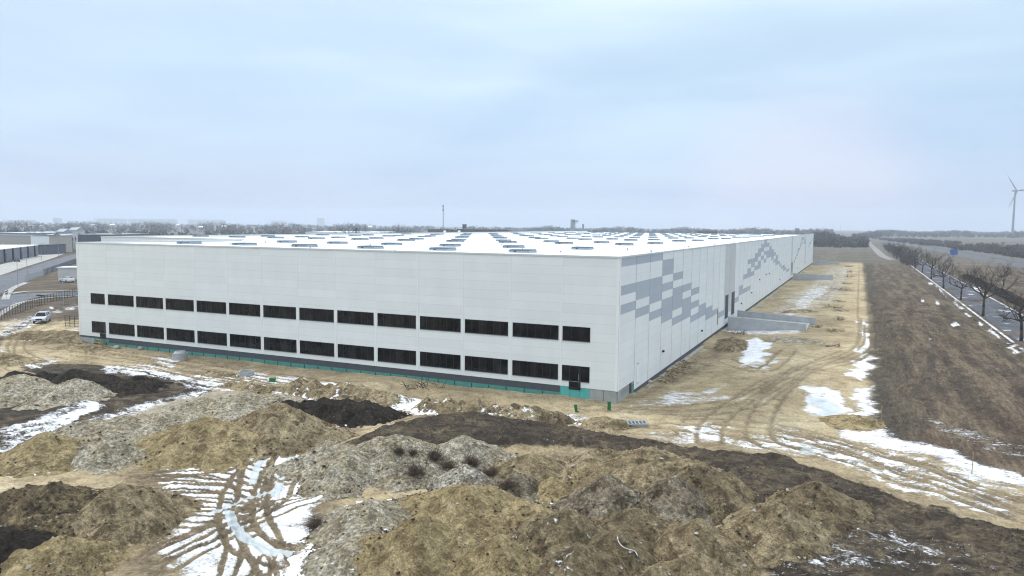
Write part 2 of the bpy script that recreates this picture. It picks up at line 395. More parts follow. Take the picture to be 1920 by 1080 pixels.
soil = mx_(soil, .95*zone(PX([(-60,770),(130,728),(40,686),(100,681),(200,686),(360,712),(412,730),(330,748),(240,775),(150,815),(60,850),(-60,900)]), 1.2))
grav = mx_(grav, zone(PX([(150,800),(330,745),(500,722),(560,745),(480,800),(300,850),(140,860)]), 1.5))
mud = mx_(mud, .85*zone(PX([(200,870),(330,840),(560,800),(700,790),(640,840),(620,900),(660,960),(560,1100),(200,1100),(300,980)]), 1.6))
mud = mx_(mud, .5*zone(PX([(330,650),(700,725),(1000,770),(1180,800),(1700,900),(1920,970),(1920,1000),(1200,860),(700,800),(300,700)]), 2))
mud = mx_(mud, .6*zone(PX([(1320,830),(1480,800),(1620,835),(1940,935),(1940,1000),(1750,940),(1600,880),(1450,848)]), 1.5))
mud = mx_(mud, .75*zone(PX([(1160,745),(1190,735),(1350,640),(1380,645),(1330,690),(1200,748)]), .8))
soil = mx_(soil, .75*zone(PX([(-60,668),(0,630),(60,592),(110,569),(160,556),(160,566),(112,579),(60,607),(0,648),(-60,690)]), 1.0))
mud = mx_(mud, .95*zone(PX([(980,860),(1100,850),(1290,885),(1400,960),(1440,1060),(1500,1150),(900,1150),(960,1000)]), 1.2))
def S(v, pts, blur=.8):
    global snow
    snow = mx_(snow, v*zone(PX(pts), blur))
S(.9, [(1505,722),(1545,722),(1582,745),(1580,775),(1540,782),(1505,770),(1510,745)], .6)
S(.85, [(1590,730),(1640,722),(1645,775),(1600,790),(1565,785),(1600,765)], .8)
S(.88, [(1595,678),(1634,668),(1637,708),(1610,712),(1568,700),(1602,698)], .5)
S(.8, [(1609,600),(1626,600),(1633,640),(1634,672),(1600,668),(1612,645)], .5)
S(.88, [(1545,792),(1640,795),(1665,805),(1730,832),(1925,892),(1925,915),(1830,895),(1760,868),(1690,848),(1600,825)], .8)
S(.62, [(1330,832),(1460,800),(1600,822),(1760,868),(1925,915),(1925,985),(1750,932),(1600,872),(1450,848)], 1.2)
S(.8, [(1480,842),(1600,868),(1800,940),(1925,980),(1925,990),(1740,935),(1600,885)], .6)
S(.95, [(1400,636),(1420,632),(1450,645),(1432,672),(1396,690),(1392,676)], .5)
S(.62, [(1405,678),(1470,665),(1440,695),(1400,695)], .6)
S(.7, [(1350,618),(1400,616),(1505,618),(1500,626),(1410,626)], .4)
S(.62, [(1470,590),(1500,555),(1556,530),(1556,545),(1510,580),(1475,600)], .8)
S(.45, [(1400,610),(1470,560),(1560,500),(1600,500),(1580,560),(1500,600)], 2)
S(.5, [(1180,800),(1330,820),(1330,840),(1200,826)], .8)
S(.72, [(1280,800),(1330,790),(1390,800),(1360,830),(1290,825)], .7)
S(.5, [(1180,750),(1400,742),(1400,752),(1180,762)], .5)
S(.6, [(1250,735),(1380,720),(1300,755),(1230,755)], .8)
# centre roads
S(.86, [(700,748),(775,742),(900,763),(1060,785),(1110,800),(1010,797),(870,772),(800,776),(740,788),(650,806),(560,826),(500,846),(470,840),(560,812),(660,785),(740,772)], .7)
S(.75, [(440,690),(520,706),(640,722),(720,745),(640,742),(520,724),(440,708)], .8)
S(.72, [(180,684),(280,686),(420,712),(470,712),(440,735),(400,735),(300,708),(200,698)], .6)
S(.72, [(275,672),(335,668),(332,692),(280,688)], .6)
S(.75, [(400,700),(470,700),(520,712),(480,720),(420,714)], .5)
S(.6, [(330,720),(430,712),(440,730),(380,732)], .8)
S(.62, [(1000,775),(1095,775),(1120,790),(1060,795)], .7)
# tyre-marked snow in the foreground
S(.80, [(470,815),(560,800),(640,815),(600,850),(620,880),(655,905),(590,950),(600,1010),(540,1050),(600,1100),(330,1100),(290,1040),(340,960),(270,900),(330,870),(440,850)], 1.0)
S(.98, [(555,872),(610,880),(657,906),(600,945),(572,970),(600,1005),(545,1020),(505,1000),(520,940)], .5)
S(.85, [(500,830),(560,822),(560,880),(530,940),(470,950),(460,890)], .6)
S(.8, [(285,1030),(330,1010),(420,970),(440,985),(340,1035),(295,1042)], .4)
S(.9, [(635,1090),(690,1062),(740,1064),(800,1072),(830,1090)], .6)
# left
S(.68, [(-20,810),(90,775),(185,742),(196,744),(170,775),(140,800),(100,835),(-20,880)], .8)
S(1.0, [(180,745),(194,744),(150,792),(95,806),(85,800)], .4)
S(.6, [(150,790),(300,745),(380,725),(400,735),(260,775),(150,810)], .8)
S(.8, [(48,614),(95,582),(100,572),(110,576),(96,588),(60,615)], .5)
S(.75, [(40,640),(62,626),(76,626),(74,642)], .5)
S(.6, [(95,585),(145,570),(145,580),(100,590)], .6)
S(.6, [(110,622),(146,612),(146,626),(118,630)], .5)
S(.7, [(20,676),(90,668),(140,680),(60,690)], .7)
S(.6, [(0,640),(12,650),(10,660),(-10,665)], .6)
S(.5, [(0,600),(50,595),(100,575),(60,620),(0,640)], 1)
# bits of snow in the field on the right
for px, py, a, b in ((1757,568,12,3),(1790,608,10,6),(1747,488,8,1.6),(1703,507,6,1),(1722,507,6,1),(1745,636,3,2),(1735,563,8,2),(1830,540,10,1.5)):
    S(1.0, [(px-a, py), (px, py-b), (px+a, py), (px, py+b)], .3)
S(.40, [(1730,785),(1760,785),(1925,840),(1925,862),(1850,850),(1760,815)], 1)
S(.36, [(1350,990),(1560,985),(1925,1075),(1925,1095),(1400,1095)], 2)
for k0 in range(12):
    y0 = 40+k0*17; c0 = 44.9; snow = mx_(snow, .95*zone([(c0-.9,y0),(c0+.1,y0+3),(c0+.2,y0+10+k0 % 3*3),(c0-.7,y0+8)], .35))
# wheel ruts: polylines in the ground, each a pair of wheels
def track(pts, w=.45, gauge=2.0, v=1.0, depth=.10, tread=0.0):
    global Z
    line = [tuple(p) for p in smoothline(PX(pts), 5)]
    P = np.array(line); b = gauge+2
    k = (X > P[:,0].min()-b) & (X < P[:,0].max()+b) & (Y > P[:,1].min()-b) & (Y < P[:,1].max()+b)
    if not k.any(): return
    d, s, al = linedist(X[k]+.22*vnoise(X[k]*.8, Y[k]*.8, 5), Y[k]+.22*vnoise(X[k]*.8, Y[k]*.8, 9), line)
    dd = np.abs(d-gauge/2) if gauge > 0 else d
    f = np.clip(1-dd/w, 0, 1)**.7
    f = f*np.clip(1.5+1.4*vnoise(al*.2, s*3, 77), 0, 1)
    if tread: f = f*(1-tread*.5*(1+np.sin(al*2*math.pi/.55+s*d*4)))
    berm = np.clip(1-np.abs(dd-w*1.25)/(w*.5), 0, 1)
    rut[k] = mx_(rut[k], f*v); zz = Z[k]; Z[k] = zz-depth*f*abs(v)+.6*depth*berm*(1-f)
T = [  # right-hand haul road
 [(1632,610),(1632,645),(1600,672),(1540,690),(1480,705),(1430,735),(1380,755),(1250,768),(1100,765)],
 [(1625,600),(1622,645),(1580,672),(1520,688),(1450,712),(1400,745),(1340,790),(1330,830)],
 [(1615,500),(1617,560),(1622,620),(1618,650)],
 [(1480,655),(1440,690),(1400,690),(1360,675)], [(1500,690),(1440,740),(1370,768),(1200,772)],
 [(1590,660),(1500,700),(1440,760),(1425,820),(1500,850)], [(1180,770),(1320,775),(1400,760)],
 [(1300,790),(1450,800),(1600,840),(1760,890),(1920,950)], [(1250,800),(1450,822),(1600,862),(1760,912),(1920,970)],
 [(1350,800),(1480,815),(1640,860),(1800,915),(1930,955)]]
for q in T: track(q, .32, 2.1, .8, .07)
T = [ # centre and left
 [(30,690),(10,660),(30,630),(80,612),(120,590),(150,580)], [(150,690),(60,675),(30,650),(60,620),(110,600)],
 [(100,650),(250,672),(420,705),(600,735),(760,765),(900,775),(1100,800),(1250,812)],
 [(120,668),(300,692),(450,715),(620,742),(700,760),(780,768),(1000,790)],
 [(80,680),(250,690),(400,722),(460,715)], [(60,660),(200,660),(400,690),(560,712),(700,740)],
 [(780,765),(720,785),(620,800),(540,825),(490,860),(480,900),(470,960),(500,1030),(540,1090)],
 [(800,772),(700,796),(600,815),(545,850),(525,900),(505,940),(420,985),(300,1040)],
 [(740,778),(640,798),(560,815),(500,840),(440,870),(330,885),(240,880)],
 [(560,800),(470,850),(380,880),(270,895)], [(620,800),(520,835),(460,900),(440,960),(470,1020),(600,1060)]]
for q in T: track(q, .26, 2.0, 1.0, .08, .12)
T = [[(655,900),(560,930),(480,950),(380,1000),(290,1045)], [(655,914),(570,942),(500,968),(400,1018),(320,1062)],
 [(268,893),(340,886),(420,890),(500,912)], [(270,903),(340,897),(430,905),(500,925)], [(275,914),(350,910),(430,918),(500,940)], [(280,927),(360,924),(440,932),(500,945)],
 [(290,943),(370,942),(450,948)], [(300,960),(380,962),(450,955)], [(330,868),(430,868),(500,885),(540,905)],
 [(470,1000),(520,1040),(540,1095)], [(430,990),(440,1030),(415,1095)], [(500,1040),(480,1095)], [(560,900),(600,893),(645,892)], [(480,1010),(560,1035),(640,1050)], [(310,985),(380,985),(450,970)]]
for q in T: track(q, .19, .85, 1.0, .07, .15)
T = [[(0,820),(80,800),(150,785)], [(1180,820),(1000,812),(850,800),(740,812)], [(1150,840),(980,825),(860,815),(780,822)], [(1280,850),(1100,830),(950,822)], [(1700,960),(1800,1010),(1920,1050)]]
for q in T: track(q, .3, 1.6, .5, .12)
ice = np.zeros_like(X)
for q, wd in (([(556,840),(543,862),(532,890),(516,925)], .34), ([(492,858),(482,876),(474,905)], .34), ([(430,955),(440,985),(468,1012),(510,1030),(540,1034)], .38), ([(395,960),(470,930),(530,915)], .25)):
    L_ = smoothline(PX(q), 5); d_, _, _ = linedist(X, Y, L_); ice = mx_(ice, np.clip(1.2-np.maximum(0, d_-wd*.5)/(wd*.5), 0, 1)*(d_ < wd*1.5))
ice = mx_(ice, .8*zone(PX([(1510,745),(1560,750),(1570,775),(1520,780)]), 1.0))
ice = mx_(ice, .7*zone(PX([(1490,822),(1530,840),(1500,850),(1470,842)]), 1.0))
gz = site*nearw
Z = Z + gz*(.22*fbm(X*.16, Y*.16, 61, 3)+.10*fbm(X*.8, Y*.8, 62, 4)) + soil*.22*fbm(X*1.3, Y*1.3, 63, 4)*nearw
Z = Z + mud*.10*fbm(X*1.2, Y*1.2, 64, 3)
Z = Z + (1-site)*nearw*(.30*fbm(X*.12, Y*.12, 65, 3)+.05*fbm(X*1.1, Y*1.1, 66, 3))*ss(X, 24, 27)
# keep the ground off the building's footprint level
Z = np.where((X > -84) & (X < -1) & (Y > 1) & (Y < 340), np.minimum(Z, -.3), Z)
calm = mx_(zone(PX([(300,870),(480,815),(640,810),(620,860),(660,905),(590,960),(610,1100),(280,1100),(280,1000),(250,900)]), 1.5), .55*zone(PX([(400,700),(700,740),(1050,780),(1000,800),(650,800),(430,840)]), 1.5))
def groundmat():
    m, t, bs = newmat('construction_ground'); g = objco(t)
    A = N(t, 'ShaderNodeAttribute', attribute_name='za'); B = N(t, 'ShaderNodeAttribute', attribute_name='zb')
    a = N(t, 'ShaderNodeSeparateColor'); b = N(t, 'ShaderNodeSeparateColor'); t.links.new(A.outputs['Color'], a.inputs[0]); t.links.new(B.outputs['Color'], b.inputs[0])
    snow_, soil_, site_ = a.outputs; mud_, grav_, rut_ = b.outputs
    Cc = N(t, 'ShaderNodeAttribute', attribute_name='ice').outputs['Fac']; Cm = N(t, 'ShaderNodeAttribute', attribute_name='calm').outputs['Fac']
    big = noise(t, g, .09, 7, .65, .6); mid = noise(t, g, .8, 7, .7, .3); fine = noise(t, g, 4.5, 5, .75)
    # beaten yellow sand of the site
    sand = ramp(t, [(.33, (.245,.197,.12)), (.5, (.37,.303,.19)), (.66, (.48,.41,.275))], big)
    sand = mix(t, 1, sand, ramp(t, [(.32, .62), (.5, 1.0), (.7, 1.16)], mid), 'MULTIPLY')
    # surrounding dead grass and fields
    fs = noise(t, objco(t, (1, .35, 1)), .55, 8, .72, .5)
    fieldc = ramp(t, [(.33, (.030,.025,.021)), (.44, (.068,.052,.039)), (.55, (.102,.078,.056)), (.70, (.215,.172,.115))], fs)
    fieldc = mix(t, ramp(t, [(.5, 0), (.66, .6)], noise(t, objco(t, (1, .5, 1)), .05, 5, .6)), fieldc, (.095,.062,.044))
    fieldc = mix(t, ramp(t, [(.56, 0), (.68, .5)], noise(t, objco(t, (1, .4, 1)), .028, 5, .6)), fieldc, (.095,.105,.062))
    sp = N(t, 'ShaderNodeSeparateXYZ'); t.links.new(g, sp.inputs[0])
    lw = ramp(t, [(.44, 0), (.56, .55)], noise(t, objco(t, (.55, .035, 1), .04), 1.0, 6, .7, .4)); fieldc = mix(t, lw, fieldc, (.19,.155,.105))
    lw2 = ramp(t, [(.46, 0), (.60, .7)], noise(t, objco(t, (.30, .05, 1), -.1), 1.3, 6, .72, .4)); fieldc = mix(t, lw2, fieldc, (.040,.034,.029))
    xs_ = ramp(t, [(0, 0), (.12, .8), (.5, .6), (1, 0)], math_(t, 'MULTIPLY', math_(t, 'SUBTRACT', sp.outputs[0], 23.6), 1/5.5, clamp=True)); fieldc = mix(t, xs_, fieldc, mix(t, noise(t, g, .8, 6, .7), (.022,.021,.019), (.085,.075,.058)))
    yf = ramp(t, [(0, 0), (1, 1)], math_(t, 'MULTIPLY', math_(t, 'SUBTRACT', sp.outputs[1], 330), 1/60, clamp=True))
    strip = noise(t, objco(t, (.004, .05, 1), R(-2)), 1.6, 4, .6)
    far_c = ramp(t, [(.34, (.085,.070,.060)), (.45, (.105,.115,.085)), (.52, (.15,.135,.115)), (.56, (.20,.18,.155)), (.60, (.12,.10,.085)), (.7, (.125,.10,.085))], strip)
    fieldc = mix(t, 1, fieldc, ramp(t, [(.32, .6), (.5, 1.0), (.68, 1.5)], noise(t, objco(t, (2.2, .6, 1), .25), 1.3, 6, .75)), 'MULTIPLY')
    fieldc = mix(t, math_(t, 'MULTIPLY', yf, .65), fieldc, far_c)
    col = mix(t, site_, fieldc, sand)
    gr = ramp(t, [(.35, (.22,.19,.14)), (.65, (.38,.345,.27))], mid)
    col = mix(t, grav_, col, gr)
    mc = ramp(t, [(.33, (.085,.065,.045)), (.52, (.15,.118,.08)), (.7, (.26,.215,.145))], mid)
    mf = math_(t, 'MULTIPLY', mud_, ramp(t, [(.30, .1), (.52, 1)], noise(t, g, .45, 6, .7)), clamp=True)
    col = mix(t, mf, col, mc)
    so = ramp(t, [(.34, (.022,.018,.016)), (.46, (.045,.036,.028)), (.54, (.085,.068,.047)), (.68, (.175,.145,.092))], noise(t, objco(t, (1,1,1)), .75, 8, .76, .8))
    so = mix(t, ramp(t, [(.40, .75), (.54, 0)], noise(t, g, .13, 5, .6)), so, (.030,.025,.021))
    se = math_(t, 'ADD', soil_, math_(t, 'MULTIPLY', math_(t, 'SUBTRACT', mid, .5), .9))
    col = mix(t, ramp(t, [(.40, 0), (.55, 1)], se), col, so)
    rc = ramp(t, [(.3, (.065,.05,.035)), (.7, (.15,.118,.08))], mid)
    col = mix(t, math_(t, 'MULTIPLY', rut_, .72, clamp=True), col, rc)
    col = mix(t, 1, col, ramp(t, [(.3, .52), (.5, 1.0), (.7, 1.42)], fine), 'MULTIPLY')
    # stones
    vo = N(t, 'ShaderNodeTexVoronoi'); vo.inputs['Scale'].default_value = 1.6; t.links.new(g, vo.inputs['Vector'])
    st = math_(t, 'MULTIPLY', ramp(t, [(.05, 1), (.11, 0)], vo.outputs['Distance']), ramp(t, [(.55, 0), (.62, 1)], noise(t, g, .6, 2)))
    st = math_(t, 'MULTIPLY', st, site_)
    col = mix(t, math_(t, 'MULTIPLY', st, .7), col, (.42,.40,.34))
    # snow: density from the map, edges from fine noise; wheels press it away
    s = math_(t, 'ADD', snow_, math_(t, 'MULTIPLY', math_(t, 'SUBTRACT', noise(t, objco(t, (.6, 1.2, 1), YAW), 1.5, 10, .80, .3), .5), math_(t, 'SUBTRACT', 2.3, math_(t, 'MULTIPLY', Cm, 1.2))))
    s = math_(t, 'ADD', s, math_(t, 'MULTIPLY', math_(t, 'SUBTRACT', noise(t, g, 5, 4, .8), .5), 1.35))
    s = math_(t, 'ADD', s, math_(t, 'MULTIPLY', math_(t, 'SUBTRACT', noise(t, g, .38, 4, .7, .5), .53), 1.1))
    s = math_(t, 'SUBTRACT', s, math_(t, 'MULTIPLY', rut_, math_(t, 'ADD', .62, math_(t, 'MULTIPLY', Cm, .35))))
    sm = math_(t, 'MULTIPLY', ramp(t, [(.45, 0), (.56, .55), (.72, 1)], s), ramp(t, [(.04, 0), (.2, 1)], snow_))
    sc_ = ramp(t, [(.34, (.50,.52,.54)), (.5, (.72,.75,.79)), (.62, (.82,.85,.90))], mid)
    col = mix(t, math_(t, 'MULTIPLY', sm, .93), col, sc_)
    ic = math_(t, 'MULTIPLY', ramp(t, [(.35, 0), (.6, 1)], math_(t, 'ADD', Cc, math_(t, 'MULTIPLY', math_(t, 'SUBTRACT', mid, .55), 1.6))), .8)
    col = mix(t, ic, col, ramp(t, [(.3, (.33,.39,.42)), (.7, (.52,.58,.62))], mid))
    t.links.new(col, bs.inputs['Base Color'])
    bs.inputs['Specular IOR Level'].default_value = .12
    t.links.new(mix(t, ic, .95, .22), bs.inputs['Roughness'])
    h = math_(t, 'ADD', math_(t, 'MULTIPLY', mid, 1.2), fine)
    h = mix(t, sm, h, math_(t, 'ADD', math_(t, 'MULTIPLY', mid, .3), 1.3))
    h = mix(t, ic, h, .5)
    bump(t, h, bs, .75, .13)
    return m
za = np.stack([snow, soil, site, np.ones_like(X)], -1); zb = np.stack([mud, grav, np.clip(rut, 0, 1), np.ones_like(X)], -1)
V = np.stack([X, Y, Z], -1)
# middle of the fan
V = np.vstack([V, [[CAM[0], CAM[1], -.35]]])
F0 = gridfaces(sh[0], sh[1], True)[:, ::-1]
tri = np.stack([np.full(sh[1], len(V)-1), np.arange(sh[1]), np.arange(sh[1]), (np.arange(sh[1])+1) % sh[1]], -1)
za = np.vstack([za, za[-1:]*0+[0,1,1,1]]); zb = np.vstack([zb, zb[-1:]*0+1])
M['ground'] = groundmat()
ground = npmesh('ground', V, F0, M['ground'], {'za': ('FLOAT_COLOR', za), 'zb': ('FLOAT_COLOR', zb), 'ice': ('FLOAT', np.append(ice, 0)), 'calm': ('FLOAT', np.append(calm, 0))})
tag(ground, kind='structure')
Zg = Z.reshape(sh)
def gz_at(x, y):
    """height of the finished ground sheet"""
    d = math.hypot(x-CAM[0], y-CAM[1]); a = math.degrees(-(math.atan2(y-CAM[1], x-CAM[0])-YAW-math.pi/2)); a = (a+180) % 360-180
    i = int(np.clip(np.searchsorted(rr, d), 1, len(rr)-1)); j = int(np.clip(np.searchsorted(th_c, a), 0, len(th_c)-1))
    return float(Zg[i, j])
def ribbon(name, line, width, mat, lift=.03, n=6, x_off=0.0):
    L = smoothline(line, n); L = [np.array(p[:2]) for p in L]; mb = MB(); vs = []; fs = []
    for i, p in enumerate(L):
        d = L[min(i+1, len(L)-1)]-L[max(i-1, 0)]; d = d/np.linalg.norm(d); nn = np.array([d[1], -d[0]])
        for k in range(5):
            q = p+nn*(x_off+width*(k/4-.5)); vs.append((q[0], q[1], float(base(q[0], q[1]))+lift))
    for i in range(len(L)-1):
        for k in range(4): fs.append((i*5+k, i*5+k+1, i*5+k+6, i*5+k+5))
    mb.add(vs, fs, mat); return mb.build(name)
# ================================================================ WAREHOUSE
HT = 14.84; WB = .83
XL, XB, YS, YE = -84.8, -124.4, 33.0, 345.0
wh = empty('warehouse', (0, 0, 0), label='huge white panelled warehouse with two rows of black windows and a white roof', cat='warehouse')
# front wall with openings left solid behind proud windows
f = MB(); f.box(XL, 0, 0, .3, WB, HT, 'panel'); f.build('front_wall', wh)
s = MB()
for i in range(14): s.box(-6.4-6*i-.06, -6.4-6*i+.06, -.035, -.002, WB, HT-.1, 'trim')
s.box(-.30, .02, -.05, -.003, WB-.01, HT-.1, 'trim'); s.box(.003, .05, -.05, .30, WB-.01, HT-.1, 'trim')
s.box(XL-.02, XL+.16, -.05, -.003, WB, HT-.1, 'trim')
s.build('cover_strip', wh)
# west side and stepped-out rear hall
b = MB(); b.box(XL, XL+.3, .32, YS, -1, HT, 'panel'); b.build('west_wall', wh)
b = MB(); b.box(XB, XL-.002, YS, YS+.3, -1, HT, 'panel'); b.build('rear_hall_wall', wh)
b = MB(); b.box(XB, XB+.3, YS+.3, YE, -1, HT, 'panel'); b.box(XB+.3, -.302, YE-.3, YE, -1, HT-.91, 'panel'); b.build('back_wall', wh)
# long side wall with its pixel pattern of blue-grey panels
blue = {(0,0),(1,0),(2,0),(0,3),(0,5),(1,3),(1,4),(1,6),(2,3),(2,4),(2,5),(2,7),(3,1),(3,2),(3,4),(3,6),(3,7),(3,8),
        (4,3),(4,5),(4,6),(4,7),(4,9),(5,5),(5,7),(5,8),(5,9),(6,6),(6,8),(6,10),(7,9),(7,10),(8,10),(8,11),(9,11),(10,12),
        (13,11),(14,10),(14,9),(15,10),(16,10),(15,7),(16,6),(16,7),(17,7),(16,4),(17,4),(17,5),(18,3),(18,4),(18,6),(19,2),(19,3),(19,5),(19,6),(20,1),(20,2),(20,4),(21,0),(21,1),(21,3),(21,5),
        (22,1),(22,3),(22,4),(23,2),(23,3),(23,4),(24,3),(24,4),(24,5),(25,4),(25,6),(26,5),(26,6),(26,7),(27,7),(28,8),(29,9),(30,9),(30,10),(31,10),(32,11),(33,11),
        (37,9),(38,8),(39,7),(40,6),(40,5),(41,5),(42,4),(42,3),(43,2),(43,1),(44,1),(44,3),(45,1),(46,2),(46,3),(47,3),(51,5),(52,4),(53,4),(54,3),(55,2)}
ys = [0.3]+[6.2+6*k for k in range(60) if 6.2+6*k < YE]+[YE]
side = MB()
for j in range(len(ys)-1):
    for r in range(15):
        z1 = HT-.005-r; z0 = max(z1-1, WB if j == 0 else -.24)
        if r == 14: z1 = WB+0.0; z0 = WB-.0
        if r == 14:
            if j == 0: continue
            z1 = HT-.005-14; z0 = -.24
        m_ = 'panel_blue' if (j, r) in blue else ('panel_grey' if j in (11, 12, 35, 47) and r < 13 else 'panel_side')
        side.add([(0, ys[j], z0), (0, ys[j+1], z0), (0, ys[j+1], z1), (0, ys[j], z1)], [(0, 1, 2, 3)], m_)
side.box(-.30, -.004, .302, 6.2, WB, HT-.01, 'panel_side'); side.box(-.30, -.004, 6.201, YE, -.24, HT-.01, 'panel_side')
side.build('side_wall', wh)
j = MB()
for y in ys[1:-1]: j.box(.002, .012, y-.03, y+.03, -.24, HT-.1, 'metal')
j.build('panel_joint', wh)
# plinths
p = MB(); p.box(-78.4, -6.45, .05, .28, .08, WB-.002, 'plinth'); p.box(XL+.02, -78.4, .05, .28, .55, WB-.002, 'plinth'); p.build('front_plinth', wh)
p = MB(); p.box(-81.6, -78.402, .03, .30, -1, .548, 'teal'); p.box(-78.4, -6.45, .02, .30, -1, .078, 'teal')
for i in range(33): p.box(-8.5-2.2*i, -8.42-2.2*i, -.03, .018, -.6, .06, 'darkmetal')
p.build('insulation_board', wh)
p = MB(); p.box(-6.448, -3.1, .03, .30, -1, WB-.002, 'tealb')
for i in range(3): p.box(-6.40+1.1*i, -6.36+1.1*i, .012, .028, -1, WB-.01, 'teal')
tag(p.build('insulation_board', wh), 'bright teal board below the front door')
p = MB(); p.box(-3.098, -.15, .06, .30, -1.2, WB-.002, 'conc'); p.box(-1.55, -1.52, .045, .058, -1, WB-.02, 'darkmetal'); p.build('concrete_base', wh); p = MB()
p.box(-.45, -.06, .302, 6.19, -1.6, WB-.002, 'conc'); p.box(-.058, -.03, 1.4, 4.4, .1, .62, 'metal'); p.build('concrete_base', wh); p = MB(); p.box(XL+.05, -81.602, .06, .3, -1, .548, 'conc')
p.build('concrete_base', wh)
p = MB(); p.box(-.059, -.02, 4.6, 5.3, -.35, .78, 'frame'); p.box(-.055, -.01, 5.5, 6.18, -1.4, .5, 'teal'); p.build('base_opening', wh)
p = MB(); p.box(-.28, -.02, 6.2, YE, -.85, -.243, 'plinth'); p.build('side_plinth', wh)
p = MB(); p.box(-.1, .55, 6.2, YE, -1.8, -.86, 'conc'); p.build('foundation_strip', wh)
# roof
def roofz(y): return HT-.22+.12*math.cos(2*math.pi*(y-4)/43.2)-.6*max(0, (y-YS)/312)
def slab(x0, x1, y0, y1):
    r = MB(); nx, ny = 8, 40; vs = []; fs = []
    for i in range(ny+1):
        for k in range(nx+1):
            x = x0+(x1-x0)*k/nx; y = y0+(y1-y0)*i/ny
            vs.append((x, y, roofz(y)))
    for i in range(ny):
        for k in range(nx): a = i*(nx+1)+k; fs.append((a, a+1, a+nx+2, a+nx+1))
    return r.add(vs, fs, 'roof')
r = slab(XL+.3, -.3, .3, YS+.3); r2 = slab(XB+.3, -.3, YS+.3, YE-.3); r.add(r2.v, r2.f, 'roof'); r.build('roof', wh)
cp = MB()
cp.box(XL-.06, .06, -.08, .45, HT-.10, HT+.08, 'coping'); cp.box(-.42, .06, .451, YE, HT-.10, HT+.08, 'coping')
cp.box(XL-.06, XL+.42, .451, YS-.1, HT-.10, HT+.08, 'coping'); cp.box(XB-.06, XL+.4, YS-.08, YS+.45, HT-.10, HT+.09, 'coping'); cp.box(XB-.06, XB+.42, YS+.451, YE, HT-.10, HT+.08, 'coping')
cp.box(XB+.43, -.43, YE-.4, YE, HT-.9, HT-.62, 'coping')
cp.build('coping', wh)
# rooflights
sk = MB(); sk.box(-1.35, 1.35, -1.2, 1.2, -.35, .28, 'rooflight_side'); sk.box(-1.28, 1.28, -1.12, 1.12, .281, .40, 'rooflight')
sk.box(-.02, .03, -1.215, -1.201, -.3, .30, 'metal'); sk.box(-.55, -.38, -1.28, -1.202, .10, .24, 'frame')
sk.box(-1.37, 1.37, -1.22, -1.2015, .20, .27, 'rooflight')
proto = None; skl = []
for iy in range(16):
    for ix in range(11):
        x = -15.0-11.25*ix; y = 8.9+21.6*iy
        if x < (XL+3 if y < YS else XB+3) or y > YE-4: continue
        skl.append((x+(0 if y < YS else 0), y))
skl.sort(key=lambda q: math.hypot(q[0]-CAM[0], q[1]-CAM[1]))
for i, (x, y) in enumerate(skl[:100]):
    if proto is None: o = proto = sk.build('rooflight', wh)
    else: o = proto.copy(); C.objects.link(o); o.parent = wh
    o.location = (x, y, roofz(y))
rest = MB()
for x, y in skl[100:]:
    zz = roofz(y); rest.box(x-1.35, x+1.35, y-1.2, y+1.2, zz-.3, zz+.28, 'rooflight_side'); rest.box(x-1.28, x+1.28, y-1.12, y+1.12, zz+.281, zz+.4, 'rooflight')
tag(rest.build('rooflight', wh), kind='stuff')
v = MB()
for x, y in [(-30,3.6),(-44,4.5),(-12,14),(-55,16),(-20,20),(-66,12),(-8,30),(-33,40),(-47,22),(-72,26),(-90,60),(-3,24),(-3,48),(-3,72),(-3,96)]: v.lathe([(.10, HT-.3), (.10, HT-.02), (.14, HT+.0), (.0, HT+.05)], 'metal', 8, (x, y))
v.build('roof_vent', wh)
# windows
def window(x0, x1, z0, z1, n, name='window', door=None):
    fr = MB(); y0, y1 = -.03, -.004; t_ = .07
    fr.box(x0, x1, y0, y1, z1-t_, z1, 'frame'); fr.box(x0, x1, y0, y1, z0, z0+t_, 'frame')
    fr.box(x0, x0+t_, y0, y1, z0+t_, z1-t_, 'frame'); fr.box(x1-t_, x1, y0, y1, z0+t_, z1-t_, 'frame')
    xs = [x0+(x1-x0)*k/n for k in range(1, n)]
    if door: xs = [x for x in xs if not door[0]-.3 < x < door[1]+.3]
    for x in xs: fr.box(x-.035, x+.035, y0, y1, z0+t_, z1-t_, 'frame')
    fr.box(x0-.02, x1+.02, y0-.05, y0-.002, z0-.04, z0, 'metal')
    o = fr.build(name, wh)
    g = MB(); g.box(x0+.03, x1-.03, -.013, -.0035, z0+.03, z1-.03, 'glass'); g.build('pane', o)
    return o
ZU, ZL = (5.79, 7.34), (1.46, 3.13)
cells = [(-81.95, -78.88, 4)]+[(-6.4-6*k-5.72, -6.4-6*k-.28, 6) for k in range(11, -1, -1)]+[(-6.22, -3.10, 3)]
for i, (a, b_, n) in enumerate(cells):
    window(a, b_, *ZU, n)
    window(a, b_, *ZL, n, door=(-5.4, -4.15) if i == 13 else ((-80.1, -79.2) if i == 0 else None))
def frontdoor(x0, x1, zb):
    d = MB(); d.box(x0-.06, x1+.06, -.055, -.032, zb, 3.12, 'frame'); d.box(x0-.06, x1+.06, -.05, -.003, zb-.08, ZL[0]-.041, 'frame'); o = d.build('door', wh)
    h = MB(); h.box(x1-.16, x1-.13, -.11, -.08, 1.6, 2.3, 'metal'); h.box(x1-.16, x1-.13, -.08, -.056, 1.66, 1.7, 'metal'); h.box(x1-.16, x1-.13, -.08, -.056, 2.2, 2.24, 'metal'); h.build('handle', o)
    g = MB(); g.box(x0+.08, x1-.22, -.062, -.056, zb+.25, 2.95, 'glass'); g.build('pane', o)
frontdoor(-5.35, -4.15, .62); frontdoor(-80.1, -79.0, .72)
